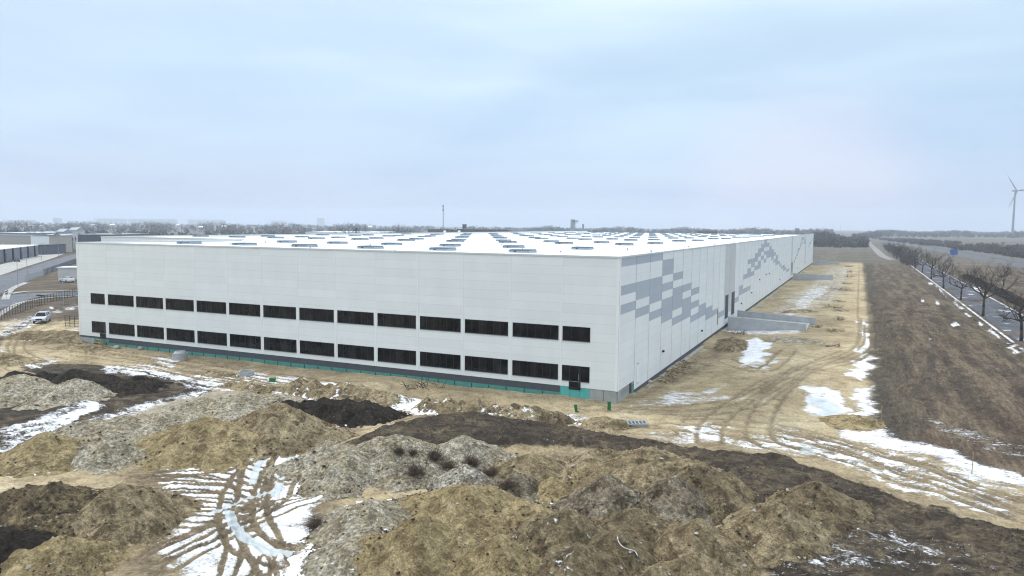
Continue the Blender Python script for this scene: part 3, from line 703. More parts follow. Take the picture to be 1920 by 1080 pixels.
# side wall bits: tall door openings, lamps, pipe
for y0, y1 in ((67.4, 70.8), (75.0, 78.6), (212.0, 213.5), (216.5, 218.0)):
    d = MB(); d.box(.014, .05, y0, y1, .9, 5.3, 'frame'); d.box(.051, .07, y0+1.1, y1-.9, 1.0, 5.1, 'plinth'); d.box(.014, .06, y0-.2, y0, .9, 5.4, 'metal'); d.build('loading_door', wh)
lm = MB(); lm.box(0, .22, -.2, .2, -.12, .1, 'frame'); lm.box(.02, .20, -.16, .16, -.15, -.121, 'lens')
lp = None
for y, z in ((19.3, 2.2), (45.0, 1.6), (88, 2.0), (104, 3.0), (132, 5.6), (140, 5.4), (118, 5.2), (170, 2.0), (240, 2), (290, 2.2), (330, 2.2)):
    if lp is None: o = lp = lm.build('wall_lamp', wh)
    else: o = lp.copy(); C.objects.link(o); o.parent = wh
    o.location = (.014, y, z)
q = MB(); q.box(.014, .05, 7.25, 7.95, .35, 2.5, 'trim'); q.box(.051, .09, 7.2, 8.0, 2.5, 2.58, 'metal'); q.box(.05, .08, 7.2, 8.0, .3, .35, 'metal'); q.build('sealed_hatch', wh)
q = MB(); q.box(.014, .05, 59.2, 60.0, .8, 3.4, 'wood'); q.build('hatch', wh)
# ---------------------------------------------------------------- concrete dock ramps
def rampwall(y0, x1, zl, zr, label, th=.35):
    zb = -1.8; mb = MB()
    mb.add([(.6,y0,zb),(x1,y0,zb),(x1,y0,zr),(.6,y0,zl),(.6,y0+th,zb),(x1,y0+th,zb),(x1,y0+th,zr),(.6,y0+th,zl)],
           [(0,1,2,3),(5,4,7,6),(3,2,6,7),(1,5,6,2),(4,0,3,7)], 'concw')
    for k in range(1, int(x1//2.6)): mb.box(.6+2.6*k, .63+2.6*k, y0-.012, y0-.002, zb, zl+(zr-zl)*(2.6*k/x1)-.05, 'conc')
    tag(mb.build('ramp_wall'), label, 'retaining wall', 'concrete walls beside the dock ramps')
rampwall(67.4, 14.2, 1.45, .9, 'nearest tapering concrete ramp wall against the warehouse side')
rampwall(79.0, 15.2, 1.45, .75, 'concrete ramp wall just behind the nearest one')
rampwall(212.5, 14.0, 1.5, 1.3, 'mid-distance concrete ramp wall half way along the warehouse side')
rampwall(336, 13.0, 1.8, .9, 'farthest concrete ramp wall at the end of the warehouse')
mb = MB(); mb.add([(.6,67.76,.25),(14.2,67.76,-.25),(14.2,78.98,-.25),(.6,78.98,.25),(.6,67.76,-1.5),(14.2,67.76,-1.5),(14.2,78.98,-1.5),(.6,78.98,-1.5)], [(0,1,2,3),(4,5,1,0),(5,6,2,1),(6,7,3,2)], 'conc')
tag(mb.build('dock_ramp'), 'sloping concrete ramp between the two nearest ramp walls', 'ramp')
# ================================================================ HEAPS
HEAPS = {}
def heap(name, label, cat, px, py, h, rx, ry, rot, mat, seed, rough=.22, sharp=1.0, snowv=0.0, lobes=.28, group=None, res=None, gully=0.0, offset=(0,0)):
    """pile of loose material; (px,py) is where its crest shows, h its height, rx/ry its half widths in metres"""
    P = at(px, py, h) if h > 0 else at(px, py); cx, cy = P[0]+offset[0], P[1]+offset[1]; zb = float(base(cx, cy))
    d = math.hypot(cx-CAM[0], cy-CAM[1]); res = res or max(.10, d*.0024)
    nx = int(2.6*rx/res); ny = int(2.6*ry/res)
    u = np.linspace(-1.3, 1.3, nx); v_ = np.linspace(-1.3, 1.3, ny); U, Vv = np.meshgrid(u, v_)
    lx = U*rx; ly = Vv*ry; s = seed*13.7
    c, sn = math.cos(rot), math.sin(rot)
    wxx = lx*c-ly*sn; wyy = lx*sn+ly*c
    rnd_ = np.random.RandomState(seed*7+1); rm = min(rx, ry)
    # several tipped loads: cones at the angle of repose, the highest in the middle
    qx = lx+rough*1.6*fbm(wxx*.45+s, wyy*.45, seed, 3); qy = ly+rough*1.6*fbm(wxx*.45, wyy*.45+s, seed+40, 3)
    slope = min(.72, h/rm*1.02)
    loads = [(0.0, 0.0, 1.0)]
    nl = int(3+lobes*16*(1+.25*(max(rx, ry)/rm-1)))
    for i in range(nl):
        q = rnd_.uniform(0, 2*math.pi); rad = math.sqrt(rnd_.uniform(.05, 1.0))*.72
        loads.append((math.cos(q)*rad*rx, math.sin(q)*rad*ry, (1-rad)**.75*rnd_.uniform(.82, 1.05)+.02))
    if max(rx, ry) > 1.5*rm:
        for t_ in np.linspace(-.62, .62, 2*int(max(rx, ry)/rm)+1):
            loads.append((t_*rx if rx > ry else rnd_.uniform(-.1, .1)*rx, t_*ry if ry > rx else rnd_.uniform(-.1, .1)*ry, rnd_.uniform(.72, .98)))
    z = np.full(lx.shape, -2.0)
    for (ox, oy, hf) in loads:
        ang = np.arctan2(qy-oy, qx-ox); rr0 = np.hypot(qx-ox, qy-oy)
        rip = 1+.10*np.sin(ang*rnd_.randint(2, 5)+rnd_.uniform(0, 6))+.05*np.sin(ang*rnd_.randint(6, 12)+rnd_.uniform(0, 6))
        rnd0 = rm*.07/sharp
        zc = h*hf-slope*rip*(np.sqrt(rr0**2+rnd0**2)-rnd0)
        k = .05*h; m0 = np.maximum(z, zc); z = m0+k*np.exp(-np.abs(z-zc)/k)*.5
    prof = z/h
    toe = np.clip(z/.35, -1, 1)
    z = np.where(z < .35, .35*(np.exp(np.clip((z-.35)/.35, -6, 0)))-.02, z)-.10       # slopes run out gently at the foot
    if gully: z = z - gully*np.clip(prof*3, 0, 1)*(1-np.clip(prof, 0, 1))*np.abs(fbm(np.arctan2(Vv, U)*5+s, np.hypot(U, Vv)*1.2, seed+8, 3))*1.5
    am = np.clip(prof*5+.6, 0.15, 1)
    z = z + rough*am*(.55*fbm(wxx*.9+s, wyy*.9, seed+2, 4, .55)+.42*fbm(wxx*3.3, wyy*3.3+s, seed+3, 3, .65)-.35*ss(fbm(wxx*1.7-s, wyy*1.7, seed+12, 3, .6), .16, .42))
    sn_in = z
    ok = np.ones((ny, nx))
    sv = 1.8*snowv*(.55*np.clip(1.2-np.abs(prof)*5, 0, 1)+.5+.7*fbm(wxx*.3+s, wyy*.3, seed+6, 3)) if snowv else 0*z
    z = np.where(prof < -.12, z-.5*(-.12-prof)*h, z)
    Vt = np.stack([lx, ly, z], -1).reshape(-1, 3); Fq = gridfaces(ny, nx)
    keep = (prof.ravel()[Fq].max(1) > -.22)
    Fq = Fq[keep]; used = np.unique(Fq); mp_ = -np.ones(len(Vt), int); mp_[used] = np.arange(len(used))
    o = npmesh(name, Vt[used], mp_[Fq], M[mat], {'snow': ('FLOAT', np.asarray(sv, float).ravel()[used])})
    o.location = (cx, cy, zb); o.rotation_euler = (0, 0, rot)
    tag(o, label, cat, group)
    nc = int(min(1500, rx*ry*(26 if mat in ('cloddy', 'mudclod', 'brown', 'dark') else 15)*min(1.5, 55/d)))
    pz = prof.ravel(); cand = np.where((pz > -.02) & (pz < .97))[0]
    if len(cand) and nc > 20 and d < 110:
        rc = np.random.RandomState(seed+500); wgt = (1.15-pz[cand]); wgt = wgt*(.15+ss(fbm(Vt[cand, 0]*.55+s, Vt[cand, 1]*.55, seed+77, 3), -.05, .25)); pick = rc.choice(cand, nc, p=wgt/wgt.sum())
        cen = Vt[pick]+rc.uniform(-.06, .06, (nc, 3)); sz = .035+.11*rc.rand(nc)**3.2+.0006*d
        oct_ = np.array([(1,0,0),(0,1,0),(-1,0,0),(0,-1,0),(0,0,1),(0,0,-.6)], float)
        ov = cen[:, None, :]+oct_[None]*sz[:, None, None]*rc.uniform(.55, 1.35, (nc, 6, 1))*np.array([1, 1, .75]); ov = ov.reshape(-1, 3)
        tf = np.array([(0,1,4),(1,2,4),(2,3,4),(3,0,4)]); ff = (np.arange(nc)[:, None, None]*6+tf[None]).reshape(-1, 3)
        me = bpy.data.meshes.new('clods'); me.from_pydata(ov.tolist(), [], ff.tolist()); me.materials.append(M['clod_dark']); me.materials.append(M['rock'] if mat not in ('dark',) else M['clod_dark']); me.materials.append(M[mat])
        me.polygons.foreach_set('material_index', np.repeat(rc.choice([0, 1, 2], nc, p=[.34, .14, .52]), 4).astype(np.int32)); me.update()
        k_ = bpy.data.objects.new('clods', me); C.objects.link(k_); k_.parent = o; tag(k_, kind='stuff')
    HEAPS[name+str(seed)] = o
    return o
EH, SH_, GH = 'earth heap', 'sand heap', 'gravel heap'
GF = 'heaps of earth, sand and gravel in the foreground'
def H(*a, **k): k.setdefault('group', GF); return heap(*a, **k)
# --- right foreground group
H('earth_heap', 'long sandy heap at the back right with a crumbled grooved top, beside black soil', EH, 1215, 838, 2.9, 8.2, 6.6, YAW-.25, 'sandgrit', 1, .40, lobes=.42, gully=.5)
H('earth_heap', 'long brown shoulder of earth sloping down right towards the black soil', EH, 1318, 866, 3.0, 4.4, 5.6, YAW+.15, 'brown', 2, .34, lobes=.3, gully=.4)
H('gravel_heap', 'grey weathered gravel heap with dark clods, left one of the twin grey heaps', GH, 1145, 890, 2.5, 4.0, 3.6, YAW, 'cloddy', 3, .32, lobes=.3, gully=.3)
H('gravel_heap', 'grey weathered gravel heap with dark clods, right one of the twin grey heaps', GH, 1262, 893, 2.7, 4.2, 3.8, YAW, 'cloddy', 4, .32, lobes=.3, gully=.3)
H('earth_heap', 'rounded brown earth heap farthest right on the black soil', EH, 1532, 895, 2.9, 4.3, 4.2, YAW, 'brown', 5, .26, lobes=.24)
H('earth_heap', 'rounded olive-yellow earth heap in front of the farthest right brown heap', EH, 1452, 938, 2.7, 4.0, 4.0, YAW, 'sandgrit', 6, .24, lobes=.22)
H('earth_heap', 'broad olive earth heap at the bottom edge between two taller heaps', EH, 1310, 968, 2.4, 3.6, 3.4, YAW, 'sandgrit', 7, .24, lobes=.26)
H('earth_heap', 'brown peaked heap in front of the twin grey heaps', EH, 1195, 950, 2.3, 3.3, 3.2, YAW, 'brown', 8, .26, lobes=.25)
H('earth_heap', 'large brown heap beside the yellow sand, with snow along its foot', EH, 1070, 950, 2.6, 3.7, 3.7, YAW, 'brown', 9, .26, lobes=.26, snowv=.25)
H('earth_heap', 'brown heap at the bottom edge, thin pale cable lying on it', EH, 1160, 990, 2.3, 3.0, 2.8, YAW, 'brown', 10, .26, lobes=.26, snowv=.25)
H('earth_heap', 'brown heap cut by the bottom edge, lumps of snow on its face', EH, 1090, 1018, 2.4, 3.0, 2.8, YAW, 'brown', 11, .25, lobes=.24, snowv=.28)
H('earth_heap', 'gritty olive heap cut by the bottom edge at the right', EH, 1310, 1035, 2.5, 3.4, 3.0, YAW, 'sandgrit', 12, .25, lobes=.24)
H('earth_heap', 'small brown heap in the gap at the bottom, between larger ones', EH, 1230, 1062, 2.0, 2.6, 2.6, YAW, 'brown', 33, .25, lobes=.24, snowv=.3)
# --- centre
H('gravel_heap', 'long pale gravel ridge at the back of the centre, in front of the black soil', GH, 745, 812, 2.6, 8.0, 5.0, YAW+.05, 'gravel', 13, .24, lobes=.36, gully=.35)
H('gravel_heap', 'pale sandy spur sliding down left to the tyre-marked snow', GH, 655, 838, 2.1, 4.0, 4.4, YAW+.2, 'gravel', 14, .22, lobes=.3, gully=.4)
H('gravel_heap', 'small pale gravel peak with a yellow side right of the long ridge', GH, 890, 824, 2.0, 3.4, 3.2, YAW, 'gravel', 15, .22, lobes=.3)
H('gravel_heap', 'smooth round grey-white gravel heap behind the yellow sand', GH, 872, 868, 1.8, 3.1, 2.6, YAW, 'greygravel', 16, .12, lobes=.14)
H('sand_heap', 'wide yellow sand heap with small humps filling the centre', SH_, 880, 905, 2.2, 6.2, 4.6, YAW, 'sand', 17, .26, lobes=.42, snowv=.2)
H('sand_heap', 'steep yellow sand face at the bottom centre', SH_, 785, 962, 2.9, 4.6, 3.7, YAW, 'sand', 18, .22, lobes=.22, snowv=.16)
H('sand_heap', 'low yellow sand heap at the bottom edge, right of the steep sand face', SH_, 940, 1000, 2.4, 4.2, 3.4, YAW, 'sand', 34, .22, lobes=.3, snowv=.22)
H('gravel_heap', 'grey gravel slope falling left from the yellow sand to the snow', GH, 695, 935, 1.9, 4.0, 5.2, YAW+.1, 'gravel', 19, .2, lobes=.3, snowv=.3)
H('gravel_heap', 'low speckled gravel heap at the bottom left of the sand', GH, 655, 1015, 1.3, 3.2, 2.6, YAW+.1, 'gravel', 20, .18, lobes=.3, snowv=.42)
H('sand_heap', 'sandy hump behind the twin grey heaps, left of the grooved heap', SH_, 1000, 845, 2.0, 4.2, 3.8, YAW, 'sandgrit', 21, .26, lobes=.34)
H('sand_heap', 'small round yellow heap ringed with snow', SH_, 1035, 892, 1.2, 2.1, 1.8, YAW, 'sand', 22, .14, lobes=.18, snowv=.25)
H('sand_heap', 'flat yellow spoil patch behind the small ringed heap', SH_, 1090, 872, 1.3, 3.6, 2.2, YAW, 'sand', 23, .22, lobes=.3)
H('earth_heap', 'grey-brown hump with dry weeds left of the small ringed heap', EH, 965, 880, 1.6, 2.4, 2.2, YAW, 'cloddy', 24, .24, lobes=.26)
# --- left
H('earth_heap', 'big heap with a grey gravel cap beside the tyre tracks at the left', EH, 225, 902, 2.6, 3.9, 3.8, YAW, 'sandgrit', 25, .28, lobes=.26)
H('earth_heap', 'churned muddy mound of clods at the left edge', EH, 80, 905, 2.3, 6.2, 4.6, YAW, 'mudclod', 26, .50, lobes=.42)
H('sand_heap', 'yellow cloddy heap at the bottom left corner', SH_, 105, 1000, 1.8, 3.2, 3.0, YAW, 'sand', 27, .36, lobes=.28)
H('earth_heap', 'dark brown mound cut by the bottom left corner', EH, 5, 985, 2.0, 3.4, 3.2, YAW, 'dark', 28, .25, lobes=.28)
H('sand_heap', 'rounded olive sand heap at the left edge behind the pale track', SH_, 85, 808, 2.2, 4.3, 3.8, YAW, 'sand', 29, .18, lobes=.2, snowv=.18)
H('gravel_heap', 'grey gravel heap between the olive sand heap and the large brown one', GH, 205, 812, 1.9, 4.2, 3.2, YAW, 'gravel', 30, .2, lobes=.25)
H('gravel_heap', 'long pale gravel ridge running back behind the left heaps', GH, 300, 770, 1.6, 9.5, 4.2, YAW+.35, 'gravel', 31, .2, lobes=.3, snowv=.16)
H('earth_heap', 'large yellow-brown heap left of the snowy road junction', EH, 385, 778, 2.8, 6.6, 5.0, YAW+.1, 'sand', 32, .26, lobes=.3, gully=.3)
H('earth_heap', 'large rough brown heap nearest the snowy road junction', EH, 525, 752, 3.2, 6.0, 5.4, YAW, 'sandgrit', 35, .36, lobes=.32, gully=.4)
H('topsoil_bank', 'bank of black topsoil behind the rough brown heap', 'soil bank', 612, 742, 1.9, 6.4, 3.2, YAW-.08, 'dark', 36, .3, lobes=.3)
H('topsoil_bank', 'bank of black topsoil with snow beside it at the left', 'soil bank', 140, 690, 2.2, 11, 4.2, YAW-.05, 'dark', 37, .3, lobes=.3)
H('sand_heap', 'pale streaked sand bank at the left edge against the black topsoil', SH_, 40, 700, 2.3, 9.0, 5.2, YAW-.1, 'gravel', 38, .2, lobes=.22, gully=.5)
H('gravel_heap', 'pale gravel saddle at the foot of the left sand heaps', GH, 455, 735, 1.3, 6.0, 3.4, YAW+.2, 'gravel', 39, .2, lobes=.3)
GR = 'low spoil ridges along the front of the warehouse'
heap('spoil_ridge', 'long snow-streaked spoil ridge in front of the middle windows', 'spoil ridge', 645, 712, 1.9, 10.0, 2.6, YAW*.0+.02, 'sandgrit', 41, .24, lobes=.30, snowv=.36, group=GR)
heap('spoil_ridge', 'long brown spoil ridge in front of the right-hand windows', 'spoil ridge', 895, 745, 1.7, 8.4, 2.3, .0, 'sandgrit', 42, .24, lobes=.32, snowv=.33, group=GR)
heap('spoil_ridge', 'short brown spoil ridge end left of the green posts', 'spoil ridge', 1005, 757, 1.5, 3.4, 2.0, 0, 'brown', 43, .2, lobes=.26, snowv=.2, group=GR)
heap('spoil_ridge', 'short low spoil ridge left of the long snow-streaked one', 'spoil ridge', 470, 715, .8, 4.2, 1.8, 0, 'sandgrit', 44, .22, lobes=.3, snowv=.3, group=GR)
heap('sand_heap', 'small neat sand heap beside the taller green post', SH_, 1135, 778, 1.0, 2.9, 2.1, 0, 'sandgrit', 45, .14, lobes=.16)
heap('sand_heap', 'small heap of sand beside the low concrete ring', SH_, 418, 694, .6, 2.4, 1.5, 0, 'sandgrit', 46, .12, lobes=.2)
heap('sand_heap', 'small olive sand heap on the snow at the field edge', SH_, 1600, 775, .9, 2.7, 2.3, 0, 'sand', 47, .1, lobes=.12)
heap('earth_heap', 'brown bulldozed earth mass at the left corner of the warehouse', EH, 120, 618, 1.4, 8.0, 5.0, .3, 'brown', 48, .3, lobes=.34, snowv=.12)
heap('sand_heap', 'small yellowish heap against the left corner of the warehouse', SH_, 160, 642, .9, 4.0, 2.4, .1, 'sandgrit', 49, .16, lobes=.2)
heap('earth_heap', 'low olive heap in the bend of the sandy track', EH, 95, 618, 1.0, 5.6, 3.4, .4, 'brown', 50, .2, lobes=.25)
heap('earth_heap', 'brown heap cut by the left edge above the sand bank', EH, 5, 658, 1.2, 5.0, 3.0, 0, 'sandgrit', 51, .25, lobes=.25)
heap('earth_heap', 'long low dump of earth beside the wall, before the nearest ramp wall', EH, 1385, 630, 1.0, 2.4, 7.5, .15, 'brown', 52, .26, lobes=.3, offset=(0, -4))
heap('gravel_heap', 'low grey gravel dump on the sandy apron past the nearest ramp wall', GH, 1490, 630, .8, 3.6, 3.6, 0, 'gravel', 53, .18, lobes=.25)
heap('gravel_heap', 'small gravel dump on the apron behind the second ramp wall', GH, 1505, 578, .7, 3.0, 4.0, 0, 'sandgrit', 54, .16, lobes=.25)
heap('earth_heap', 'thin strip of dark dug earth along the foot of the side wall', EH, 1265, 690, .5, 1.2, 11, 0, 'brown', 55, .25, lobes=.35)
def top(px, py, dz=0.0):
    """place on the terrain or on the heaps under a picture point"""
    dg = bpy.context.evaluated_depsgraph_get(); v = Vector(ray(px, py)).normalized()
    h = scn.ray_cast(dg, Vector(CAM), v, distance=3000)
    return h[1] if h[0] else Vector(at(px, py))
# ================================================================ ROADS
def mk(name, *a, **k): tag(ribbon(name, *a, **k), kind='structure')
W_ = lambda pts: [tuple(at(*p)[:2]) for p in pts]
mk('road', [(50.5,-60),(50.5,100),(50.5,300),(50,420),(49,700),(50,1300),(52,2200)], 7.6, 'road_r', .04)
mk('kerb', [(45.6,-60),(45.6,100),(45.6,300),(45.2,420)], .5, 'kerb', .12)
mk('kerb', [(54.6,-60),(54.6,100),(54.6,300),(54.4,420)], .4, 'kerb', .12)
mk('motorway', W_([(2300,640),(2050,535),(1920,499),(1850,487),(1790,475),(1730,464),(1690,457),(1665,450),(1648,445)])+[(30,2600)], 12, 'motorway', .05)
mk('motorway', W_([(2300,605),(2050,515),(1920,489),(1850,478),(1780,466),(1720,457),(1680,450),(1660,446)])+[(70,2600)], 10, 'motorway', .05)
mk('farm_track', W_([(1672,487),(1655,480),(1642,468),(1632,458),(1624,448),(1621,445)]), 5, 'farmtrack', .05)
mk('road', W_([(-260,640),(-60,555),(0,531),(35,519),(70,508),(140,483)])+[(-420,250),(-520,330),(-800,600)], 12, 'asphalt', .05)
mk('pavement', W_([(-80,530),(0,505),(35,495),(70,485),(100,475)]), 12, 'paving', .04)
mk('road', W_([(-60,585),(0,566),(25,560),(60,553),(100,552),(150,551),(260,552)]), 9.0, 'asphalt', .06)
mk('pavement', W_([(10,562),(16,548),(30,538),(50,530)]), 1.6, 'paving', .09)
mk('pavement', W_([(20,551),(50,547),(100,546),(150,546)]), 1.6, 'paving', .09)
mk('pavement', W_([(-30,610),(30,572),(80,560),(150,555)]), 1.4, 'paving', .09)
# ================================================================ TREES
def branch(mb, tw, a, d, L, r, depth, rnd, mat):
    d = d.normalized(); p = a; n = 3; cur = d; pts = [a]
    for i in range(n):
        cur = (cur+Vector((rnd.uniform(-1,1), rnd.uniform(-1,1), rnd.uniform(-.7,1.0)))*.30).normalized()
        q = p+cur*(L/n); r1 = r*(1-.25*(i+1)/n*1.6)
        (mb if depth > 1 else tw).tube(p, q, max(.009, r*(1-.4*i/n)), max(.007, r*(1-.4*(i+1)/n)), mat, 5 if depth > 2 else 3, False)
        p = q; pts.append(q)
    if depth == 0: return
    k = 3 if depth > 1 else 5
    for i in range(k):
        o = pts[rnd.choice((1, 2, 3))] if i else pts[3]
        ax = Vector((rnd.uniform(-1,1), rnd.uniform(-1,1), rnd.uniform(-.25,.75)))
        nd = (cur*.75+ax.normalized()*.85)
        branch(mb, tw, o, nd, L*rnd.uniform(.58, .82), r*.52, depth-1, rnd, mat)
def bare_tree(seed, h=9.5):
    rnd = random.Random(seed); e = empty('bare_tree'); t_ = MB(); c_ = MB(); th = h*.34
    lean = Vector((rnd.uniform(-.3,.3), rnd.uniform(-.3,.3), 0))
    t_.tube((0,0,-.3), lean*.5+Vector((0,0,th*.5)), .26, .19, 'bark', 8); t_.tube(lean*.5+Vector((0,0,th*.5)), lean+Vector((0,0,th)), .19, .17, 'bark', 8)
    t_.build('trunk', e, True)
    for i in range(6):
        q = i*1.05+rnd.uniform(-.3,.3); branch(c_, c_, lean+Vector((0,0,th*(1-.05*(i % 3)))), Vector((math.cos(q), math.sin(q), rnd.uniform(.35, 1.5))), h*rnd.uniform(.22, .33), .125, 4, rnd, 'bark')
    c_.build('crown', e); return e
protos = [bare_tree(s_) for s_ in (3, 11, 27)]
TG = 'bare roadside trees in a row'
where = ['cut by the right edge of the photo', 'nearest whole one, with a long low left branch', 'second whole one, beside the wider snow streak', 'third whole one', 'slightly leaning, fourth whole one', 'fifth whole one', 'sixth whole one, before the thicket', 'seventh whole one, beside the snow dashes', 'eighth whole one', 'where the row closes up', 'small, deep in the closed-up row', 'last and smallest at the far end']
pos = [(1915,640),(1843,593),(1801,563),(1769,541),(1746,523),(1729,512),(1716,504),(1706,496),(1696,492),(1688,489),(1681,485),(1676,482)]
for i, (px, py) in enumerate(pos):
    o = protos[i % 3] if i < 3 else copy_tree(protos[i % 3])
    P = at(px, py); o.location = (P[0], P[1], P[2]); o.rotation_euler = (0, 0, i*2.1+.4); sc_ = 1.14+.13*math.sin(i*2.3); o.scale = (sc_*1.05, sc_*1.05, sc_)
    tag(o, 'bare dark tree of the roadside row, '+where[i], 'tree', TG)
TG2 = 'bare trees beyond the road'
for i, (px, py, s_, lab) in enumerate([(1882,535,.95,'bare tree beyond the road behind the dark hedge'), (1935,548,1.0,'bare tree beyond the road at the right edge'), (657,451,.0,'')][:2]):
    o = copy_tree(protos[i]); P = at(px, py); o.location = tuple(P); o.scale = (s_,)*3; o.rotation_euler = (0,0,1+i); tag(o, lab, 'tree', TG2)
# thickets and hedges: many twig-sized faces
def scatter(name, blobs, mat, per=60, size=.5, seed=1, flat=1.0):
    """blobs: (x,y,z0,rx,rz) crowns filled with small twig faces"""
    rs = np.random.RandomState(seed); Vs = []
    for x, y, z0, rx, rz in blobs:
        n = int(per); d = rs.normal(size=(n, 3)); d /= np.linalg.norm(d, axis=1)[:, None]; rr_ = rs.uniform(.1, 1, n)**.45
        c = d*rr_[:, None]*[rx, rx, rz]; c[:, 2] = np.maximum(c[:, 2], -rz)+rz; c += [x, y, z0]
        a = rs.normal(size=(n, 3)); a /= np.linalg.norm(a, axis=1)[:, None]; a[:, 2] = np.abs(a[:, 2])+.3; b = np.cross(a, rs.normal(size=(n, 3))); b /= np.linalg.norm(b, axis=1)[:, None]+1e-6
        s = size*rs.uniform(.5, 1.4, n)[:, None]
        q = np.stack([c-a*s-b*s*.35*flat, c-a*s*.3+b*s*.45*flat, c+a*s+b*s*.2*flat, c+a*s*.3-b*s*.45*flat], 1); Vs.append(q.reshape(-1, 3))
    Vt = np.concatenate(Vs); Fq = np.arange(len(Vt)).reshape(-1, 4)
    return npmesh(name, Vt, Fq, M[mat], smooth=False)
rs = np.random.RandomState(5)
def belt(p0, p1, d0, d1, n, hmin, hmax, rs_):
    """trees spread between two picture columns and two distances"""
    out_ = []
    for i in range(n):
        px = rs_.uniform(p0, p1); d = rs_.uniform(d0**.7, d1**.7)**(1/.7); P = far(px, 430, d); h = rs_.uniform(hmin, hmax)*(1+.25*math.sin(px*.05))
        out_.append((P[0], P[1], float(base(P[0], P[1]))-.5, h*rs_.uniform(.35, .6), h*.5))
    return out_
tag(scatter('woodland', belt(-350,1000,650,1100,420,4,9,rs)+belt(-350,1000,1100,2300,800,8,16,rs)+belt(-350,760,2100,3200,420,13,20,rs), 'thicket', 46, 1.5, 2), kind='stuff', label='distant bare woodland and gardens across the left horizon', cat='woodland')
tag(scatter('woodland', belt(950,1560,1300,2600,620,8,16,rs), 'thicket', 46, 1.7, 3), kind='stuff', label='hazy bare wood behind the white roof and the tower', cat='woodland')
tag(scatter('woodland', belt(1515,1625,700,980,330,7,12,rs)+belt(1600,1650,1200,1800,80,8,13,rs), 'thicket', 60, 1.1, 4), kind='stuff', label='bluish wood beyond the ploughed field left of the motorway', cat='woodland')
tag(scatter('woodland', belt(1640,2250,1500,3000,900,7,13,rs), 'thicket', 46, 1.8, 6), kind='stuff', label='faint flat wood along the right horizon behind the wind turbine', cat='woodland')
bl = []
for i in range(520):
    t_ = rs.uniform(0, 1); px = 1665+t_*480; y0 = 451+t_*46+t_*t_*20; P = at(px, y0+rs.uniform(-3, 4)*(.4+t_)); h = rs.uniform(1.5, 4.2); bl.append((P[0], P[1], P[2]-.2, h*.8, h*.5))
tag(scatter('hedgerow', bl, 'hedge', 90, .42, 7), kind='stuff', label='dark brown hedgerow behind the motorway', cat='hedge')
bl = []
for i in range(170):
    px = rs.uniform(1790, 2150); P = at(px, 466+(px-1790)*.04+rs.uniform(-4, 4)); h = rs.uniform(2.5, 6.5); bl.append((P[0], P[1], P[2]-.2, h*.7, h*.5))
tag(scatter('scrub', bl, 'hedge', 90, .6, 8), kind='stuff', label='reddish brown scrub in the field under the wind turbine', cat='scrub')
bl = []
for i in range(330):
    y = rs.uniform(60, 250); h = rs.uniform(1.2, 2.3); bl.append((58.4+rs.uniform(-.7, .9), y, -.6, .9, h*.5))
tag(scatter('roadside_hedge', bl, 'hedge', 110, .22, 9), kind='stuff', label='dark clipped hedge on the far side of the right-hand road', cat='hedge')
bl = []
for i in range(210):
    y = 330+rs.uniform(0, 1)**1.2*420; x = 44+rs.uniform(-2.0, 4)+(y-300)*.0; h = rs.uniform(2, 7)*(.7+.3*rs.rand()); bl.append((x, y, -.5, h*.4, h*.5))
tag(scatter('thicket', bl, 'hedge', 60, .26, 10), kind='stuff', label='dense bare thicket at the far end of the roadside trees', cat='thicket')
bl = []
for i in range(120):
    px = rs.uniform(1650, 1800); t_ = (px-1650)/150; P = at(px, 449+t_*8+rs.uniform(-2,2)); h = rs.uniform(1.5,4); bl.append((P[0],P[1],P[2],h*.8,h*.5))
tag(scatter('verge_scrub', bl, 'hedge', 70, .6, 12), kind='stuff', label='scrub on the bank between motorway and field', cat='scrub')
# three countable bare crowns behind the roof
def twigball(name, x, y, z, rx, rz, n, mat, seed, seg=3, r=.02, updir=.6):
    rnd = random.Random(seed); mb = MB()
    for i in range(n):
        q = rnd.uniform(0, 6.283); el = rnd.uniform(.05, 1.5); d = Vector((math.cos(q)*math.cos(el), math.sin(q)*math.cos(el), math.sin(el)*updir+.1)); p = Vector((rnd.uniform(-.15,.15)*rx, rnd.uniform(-.15,.15)*rx, 0))
        L = rnd.uniform(.55, 1.05)
        for k in range(seg):
            d = (d+Vector((rnd.uniform(-1,1), rnd.uniform(-1,1), rnd.uniform(-1,1)))*.28)
            q2 = p+Vector((d.x*rx, d.y*rx, d.z*rz))*(L/seg); mb.tube(p, q2, r*(1-.2*k), r*(.8-.2*k), mat, 3, False); p = q2
            if k: mb.tube(p, p+Vector((rnd.uniform(-1,1)*rx, rnd.uniform(-1,1)*rx, rnd.uniform(-.3,1)*rz))*.22, r*.7, r*.4, mat, 3, False)
    o = mb.build(name); o.location = (x, y, z); return o
for i, (px, ytop, d, h, lab) in enumerate([(658,419,420,16.5,'lone bare tree rising behind the white roof against the snow'), (728,424,470,14,'left of two low bare trees behind the white roof'), (752,425,470,14,'right of two low bare trees behind the white roof')]):
    P = far(px, 430, d); o = copy_tree(protos[(i+1) % 3]); ztop = far(px, ytop, d)[2]; s_ = (ztop+.35)/9.3
    o.location = (P[0], P[1], -.35); o.scale = (s_, s_, s_); o.rotation_euler = (0,0,i*2); tag(o, lab, 'tree', 'bare trees behind the white roof')
